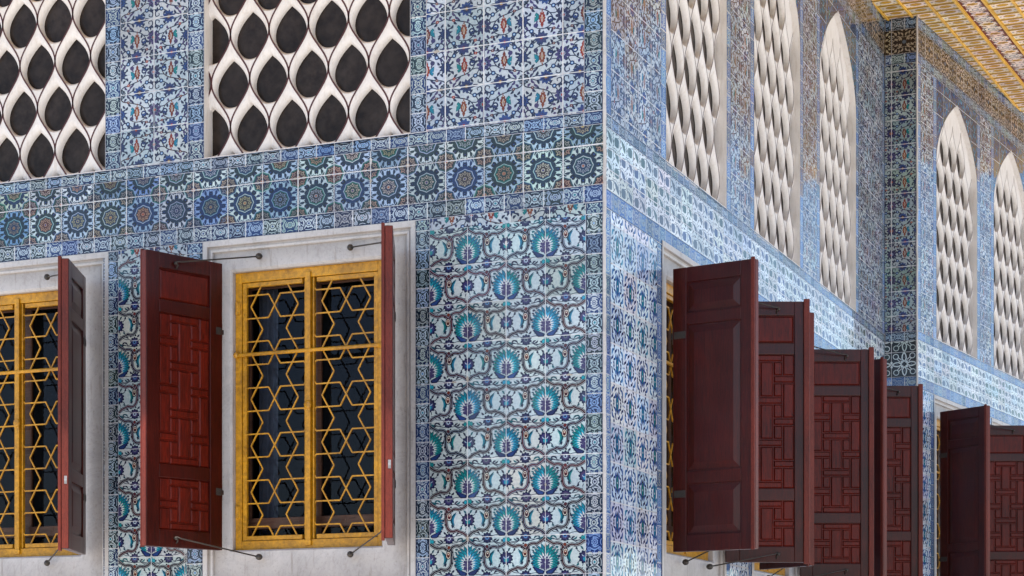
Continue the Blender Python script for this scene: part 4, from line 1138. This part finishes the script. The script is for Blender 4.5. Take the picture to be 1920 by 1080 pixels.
# ------------------------------------------------------------------ shutters
LWD, Z0S, Z1S, TKS = .565, .814, 2.586, .046
def raised(m, x0, x1, z0, z1, yb, yt, bev):
    """raised block with bevelled edges between depth yb (base) and yt (top)"""
    a = [(x0, yb, z0), (x1, yb, z0), (x1, yb, z1), (x0, yb, z1)]; b = [(x0 + bev, yt, z0 + bev), (x1 - bev, yt, z0 + bev), (x1 - bev, yt, z1 - bev), (x0 + bev, yt, z1 - bev)]
    for i in range(4):
        j = (i + 1) % 4; m.face([a[i], a[j], b[j], b[i]])
    m.face(b)
def make_shutter(mirror):
    """closed leaf: hinge at x=0, free edge at x=LWD (or -LWD), outer face toward -y"""
    sg = -1 if mirror else 1
    root = empty('shutter', (0, 0, 0), 0)
    X = lambda x: sg * x
    yo, yi = -TKS / 2, TKS / 2
    st = .095
    rails = [(Z0S, Z0S + .105), (Z0S + .42, Z0S + .50), (Z1S - .36, Z1S - .285), (Z1S - .095, Z1S)]
    m = MB()
    m.box((X(0), yo, Z0S), (X(st), yi, Z1S)); m.box((X(LWD - st), yo, Z0S), (X(LWD), yi, Z1S))
    for a, b in rails: m.box((X(st), yo + .0008, a), (X(LWD - st), yi - .0008, b))
    m.build('frame', M_WOOD, root, bevel=.004)
    if mirror:
        m = MB(); m.box((X(LWD - .034), yi + .0005, Z0S - .012), (X(LWD + .006), yi + .020, Z1S + .014)); m.build('astragal', M_EDGE, root, bevel=.004)
    else:
        m = MB(); m.box((X(LWD - .022), yo - .014, Z0S - .004), (X(LWD + .004), yo - .0005, Z1S + .010)); m.build('astragal', M_EDGE, root, bevel=.004)
    m = MB(); m.box((X(LWD + .0006), yo + .003, Z0S + .004), (X(LWD + .0034), yi - .003, Z1S - .004)); m.build('worn_edge', M_EDGE, root)
    for z in ((Z0S + .42,) if mirror else ()):
        m = MB(); m.box((X(LWD + .002), -.012, z - .024), (X(LWD + .0056), .004, z + .024)); m.build('latch_plate', M_STEEL, root)
    fields = [(rails[0][1], rails[1][0]), (rails[1][1], rails[2][0]), (rails[2][1], rails[3][0])]
    xa, xb = st, LWD - st
    m = MB(); R2 = .013
    for z0, z1 in fields:                                # outer side: fielded panels
        lo, hi = sorted((X(xa), X(xb)))
        m.face([(lo, yo + R2, z0), (hi, yo + R2, z0), (hi, yo + R2, z1), (lo, yo + R2, z1)])
        raised(m, lo + .012, hi - .012, z0 + .012, z1 - .012, yo + R2 - .0005, yo + .002, .040)
    m.build('fielded_panel', M_WOOD, root)
    m = MB(); R3 = .014
    for n, (z0, z1) in enumerate(fields):                # inner side: interlaced fret
        lo, hi = sorted((X(xa), X(xb)))
        m.face([(lo, yi - R3, z0), (hi, yi - R3, z0), (hi, yi - R3, z1), (lo, yi - R3, z1)])
        gx = .006
        if n == 2:
            raised(m, lo + gx, hi - gx, z0 + gx, z1 - gx, yi - R3 + .0005, yi - .004, .010); continue
        w = hi - lo; nm = 1 if n == 0 else 3
        hgt = (z1 - z0); mod = hgt / (nm + .17); bh = .17
        def blk(a, b, c, d):
            if (b - a) < .02 or (d - c) * mod < .012: return
            raised(m, lo + a * w + gx * .6, lo + b * w - gx * .6, z0 + c * mod + gx * .6, z0 + d * mod - gx * .6, yi - R3 + .0005, yi - .0035, .0075)
        for k in range(nm + 1):
            y = k
            blk(.21, .79, y, y + bh)                                             # centre cross piece
            if k < nm: blk(0, .21, y - .33 if k else y, y + .5)
            blk(.79, 1, y - .33 + 0 if k else y, y + .5) if k < nm else blk(.79, 1, y - .33, y + bh)
            if k == nm: blk(0, .21, y - .33, y + bh)
            if k < nm:
                blk(.38, .62, y + bh, y + 1)                                     # centre upright
                blk(0, .38, y + .5, y + .67); blk(.62, 1, y + .5, y + .67)       # side pieces
                blk(.21, .38, y + bh, y + .5); blk(.62, .79, y + bh, y + .5); blk(.21, .38, y + .67, y + 1); blk(.62, .79, y + .67, y + 1)
    m.build('fret_panel', M_FRET, root)
    for z in (Z0S + .36, Z1S - .42):
        m = MB(); m.tube([(0, .0, z - .05), (0, .0, z + .05)], .014, 8); m.box((X(-.024), -.004, z - .014), (X(.0), .004, z + .014)); m.box((X(.01), yo - .004, z - .022), (X(.09), yo - .0005, z + .022)); m.box((X(.01), yi + .0005, z - .022), (X(.05), yi + .004, z + .022))
        m.build('hinge', M_IRON, root)
    return root

def add_hook(leaf, fr, wall_p, zl, zw, side, xl=.36):
    """stay hook from the leaf to a rosette on the marble; built in the leaf's own space"""
    Mi = leaf.matrix_basis.inverted()
    w = Vector(fr.pts([(wall_p, zw)], .012)[0]); wl = Mi @ w
    sg = -1 if side == 'R' else 1
    y = TKS / 2 + .018
    a = Vector((sg * xl, y, zl))
    m = MB()
    m.tube([a + Vector((-sg * .012, -.02, -.03)), a + Vector((-sg * .012, .002, -.012)), a + Vector((0, .006, .008)), a + (wl - a) * .06 + Vector((0, 0, .004)), wl], .0046, 6)
    m.ball(a, .012); m.tube([a, a - Vector((0, .03, 0))], .006, 6)
    o = m.build('stay_hook', M_IRON, leaf, smooth=True)
    m = MB(); m.ball(wl, .020, 1.2, 1, 1); m.build('hook_rosette', M_IRON, o, smooth=True)

protoL, protoR = make_shutter(False), make_shutter(True)
used = {}
SG = 'dark red panelled shutters standing open'
def put_shutter(side, fr, p, off, d, label):
    proto = protoL if side == 'L' else protoR
    o = proto if side not in used else copy_tree(used[side])
    if side not in used: used[side] = proto
    tag(o, label, 'shutter', SG)
    q = fr.pts([(p, 0)], off)[0]
    dx, dy = d if side == 'L' else (-d[0], -d[1])         # right leaves run along local -x
    o.location = q; o.rotation_euler = (0, 0, math.atan2(dy, dx))
    bpy.context.view_layer.update()
    return o
def nd(a, b): l = math.hypot(a, b); return (a / l, b / l)
shs = []
shs.append((put_shutter('L', FRONT, -2.515, .03, nd(-.365, -.93), 'broad fretwork shutter swung back at the left of the fully visible gilt window'), FRONT, 'L', -2.25))
shs.append((put_shutter('R', FRONT, -1.335, .03, nd(.42, -.91), 'shutter seen edge-on at the right of the fully visible gilt window'), FRONT, 'R', -1.62))
shs.append((put_shutter('R', FRONT, -3.535, .03, nd(.42, -.91), 'narrow shutter seen edge-on beside the window at the left edge'), FRONT, 'R', -3.82))
for (side, fr, p, d, lb, wp) in (
    ('L', SIDE, 1.205, (.985, -.175), 'large plain panelled shutter nearest the white corner, three raised panels facing us', 1.49),
    ('R', SIDE, 2.315, (.915, .404), 'fretwork shutter just behind the large plain panelled one', 2.02),
    ('L', SIDE, 3.25, (.80, -.60), 'thin dark shutter seen edge-on between two fretwork shutters, red free edge', 3.5),
    ('R', SIDE, 4.36, (.915, .404), 'second fretwork shutter from the white corner on the receding wall', 4.08),
    ('L', SIDE, 5.24, nd(.93, -.37), 'dark sliver of a shutter seen edge-on left of the fretwork shutter under the pier', 5.5),
    ('R', SIDE, 6.36, (.915, .404), 'fretwork shutter standing directly below the dark star-tiled pier', 6.1),
    ('L', FAR, .63, nd(.86, -.51), 'plain panelled shutter on the farthest wall beside a gilt sliver', .9),
    ('R', FAR, 1.77, (.93, .37), 'fretwork shutter cut by the right edge of the picture', 1.5)):
    shs.append((put_shutter(side, fr, p, .03, d, lb), fr, side, wp))
for (o, fr, side, wp) in shs:
    add_hook(o, fr, wp, Z0S + .055, Z0S - .045, side)
    add_hook(o, fr, wp, Z1S - .055, Z1S + .03, side)

# ------------------------------------------------------------------ gilded ceiling of the eave
ce = empty('painted_ceiling', (0, 0, 0), 0, 'gilded ceiling under the eave with painted coffers and a dark red scroll band', 'ceiling')
BD = np.array((.080, .9968, 0.0))
CF = Frame((.216 - .08 * 0, 7.14, H + CEIL + .003), (1, 0, 0), BD, n=(0, 0, -1))
OUTX, OUTY = 2.25, -2.70
m = MB(); m.box((FL - .4, OUTY, H + CEIL + .004), (OUTX, 13.5, H + CEIL + .16)); m.build('ceiling_board', M_RIB, ce)
CWD, CHT = .224, .16
y0, y1 = -4.0, 5.6
for a, b in ((-.224 * 2, .455), (.70, .70 + CWD * 5)):
    tile_panel('painted_coffers', ce, CF, (a, b, y0, y1), P_COF, (CWD, CHT), (a, y0), 'cof', mat=M_CEIL, grout=(0, 0), jit=.003)
tile_panel('scroll_band', ce, CF, (.475, .675, y0, y1), P_BAND, (.2, .2), (.475, y0), 'band', mat=M_CEIL, grout=(0, 0), jit=.003)
m = MB(); Mc = Matrix.Identity(4)
for i in range(3):
    Mc[i][0] = CF.e1[i]; Mc[i][1] = CF.e2[i]; Mc[i][2] = CF.n[i]; Mc[i][3] = CF.o[i]
for x in (-.448, -.224, 0, .224, .455, .69, .70 + CWD, .70 + CWD * 2, .70 + CWD * 3, .70 + CWD * 4, .70 + CWD * 5):
    m.box((x - .009, y0, .004), (x + .009, y1, .016))
m.build('long_rib', M_RIB, ce, Mc)
m = MB()
n = int((y1 - y0) / CHT)
for i in range(n + 1):
    y = y0 + i * CHT
    m.box((-.448, y - .006, .0045), (.452, y + .006, .009)); m.box((.705, y - .006, .0045), (.70 + CWD * 5, y + .006, .009))
m.build('cross_rib', mat_simple('dark_rib', (.40, .22, .03), .5, 0, 30, .3), ce, Mc)
m = MB(); m.box((OUTX, OUTY - .05, H + CEIL - .02), (OUTX + .06, 13.5, H + CEIL + .30)); m.box((FL - .4, OUTY - .06, H + CEIL - .021), (OUTX, OUTY, H + CEIL + .30)); m.build('eave_board', M_SASH, ce)

# ------------------------------------------------------------------ ground, light, camera
m = MB(); m.face([(-900, -900, 0), (900, -900, 0), (900, 900, 0), (-900, 900, 0)])
tag(m.build('terrace', M_PAVE), kind='structure')

# unseen garden trees, added behind the viewer to darken reflections in panes, glaze and varnish
gm, gnt, gb = newmat('leaves')
gb.inputs['Base Color'].default_value = (.045, .075, .025, 1); gb.inputs['Roughness'].default_value = .6
gr = np.random.default_rng(5); m = MB()
for i in range(420):
    an = math.radians(gr.uniform(-172, -22)); rad = gr.uniform(30, 36); hh = 4.6 + 1.8 * math.sin(an * 9) + .9 * math.sin(an * 23 + 1)
    c = np.array((rad * math.cos(an), rad * math.sin(an), gr.uniform(.2, 1) * hh)); s = gr.uniform(.6, 1.3)
    for k in range(34):
        p = c + gr.normal(0, s * .55, 3); a = gr.normal(0, 1, 3); b = np.cross(a, gr.normal(0, 1, 3)); a *= .34 / np.linalg.norm(a); b *= .22 / np.linalg.norm(b)
        if p[2] > .1: m.face([p - a, p - b, p + a, p + b])
tag(m.build('added_treeline', gm), 'unseen dark garden trees added behind the viewer to darken the window reflections', kind='stuff')

w = bpy.data.worlds.new('World'); SC.world = w; w.use_nodes = True
nt = w.node_tree; bg = nt.nodes['Background']
sky = nt.nodes.new('ShaderNodeTexSky'); sky.sky_type = 'NISHITA'; sky.sun_disc = False
EL = math.radians(63.4); AZv = nd(-.30, -.95)              # horizontal direction towards the sun
sky.sun_elevation = EL; sky.sun_rotation = math.atan2(AZv[0], AZv[1])
sky.air_density = 1.05; sky.dust_density = .7; sky.ozone_density = 1.2
nt.links.new(sky.outputs[0], bg.inputs[0]); bg.inputs[1].default_value = .15
L = bpy.data.lights.new('sun', 'SUN'); L.energy = 4.8; L.angle = math.radians(.5); L.color = (1.0, .905, .79)
lo = bpy.data.objects.new('sun', L); COL.objects.link(lo)
sd = Vector((AZv[0] * math.cos(EL), AZv[1] * math.cos(EL), math.sin(EL)))
lo.rotation_euler = sd.to_track_quat('Z', 'Y').to_euler()

cam = bpy.data.cameras.new('camera'); co = bpy.data.objects.new('camera', cam); COL.objects.link(co)
cam.sensor_width = 36; cam.lens = 36 * 3619.4 / 1920; cam.shift_y = (1279 - 540) / 1920
cam.clip_start = .1; cam.clip_end = 3000
co.location = (3.7648, -10.3491, H); co.rotation_euler = (PI / 2, 0, math.radians(22.727))
SC.camera = co
vs = SC.view_settings; vs.view_transform = 'Standard'; vs.look = 'None'; vs.exposure = 0.78; vs.gamma = 1
SC.cycles.max_bounces = 8
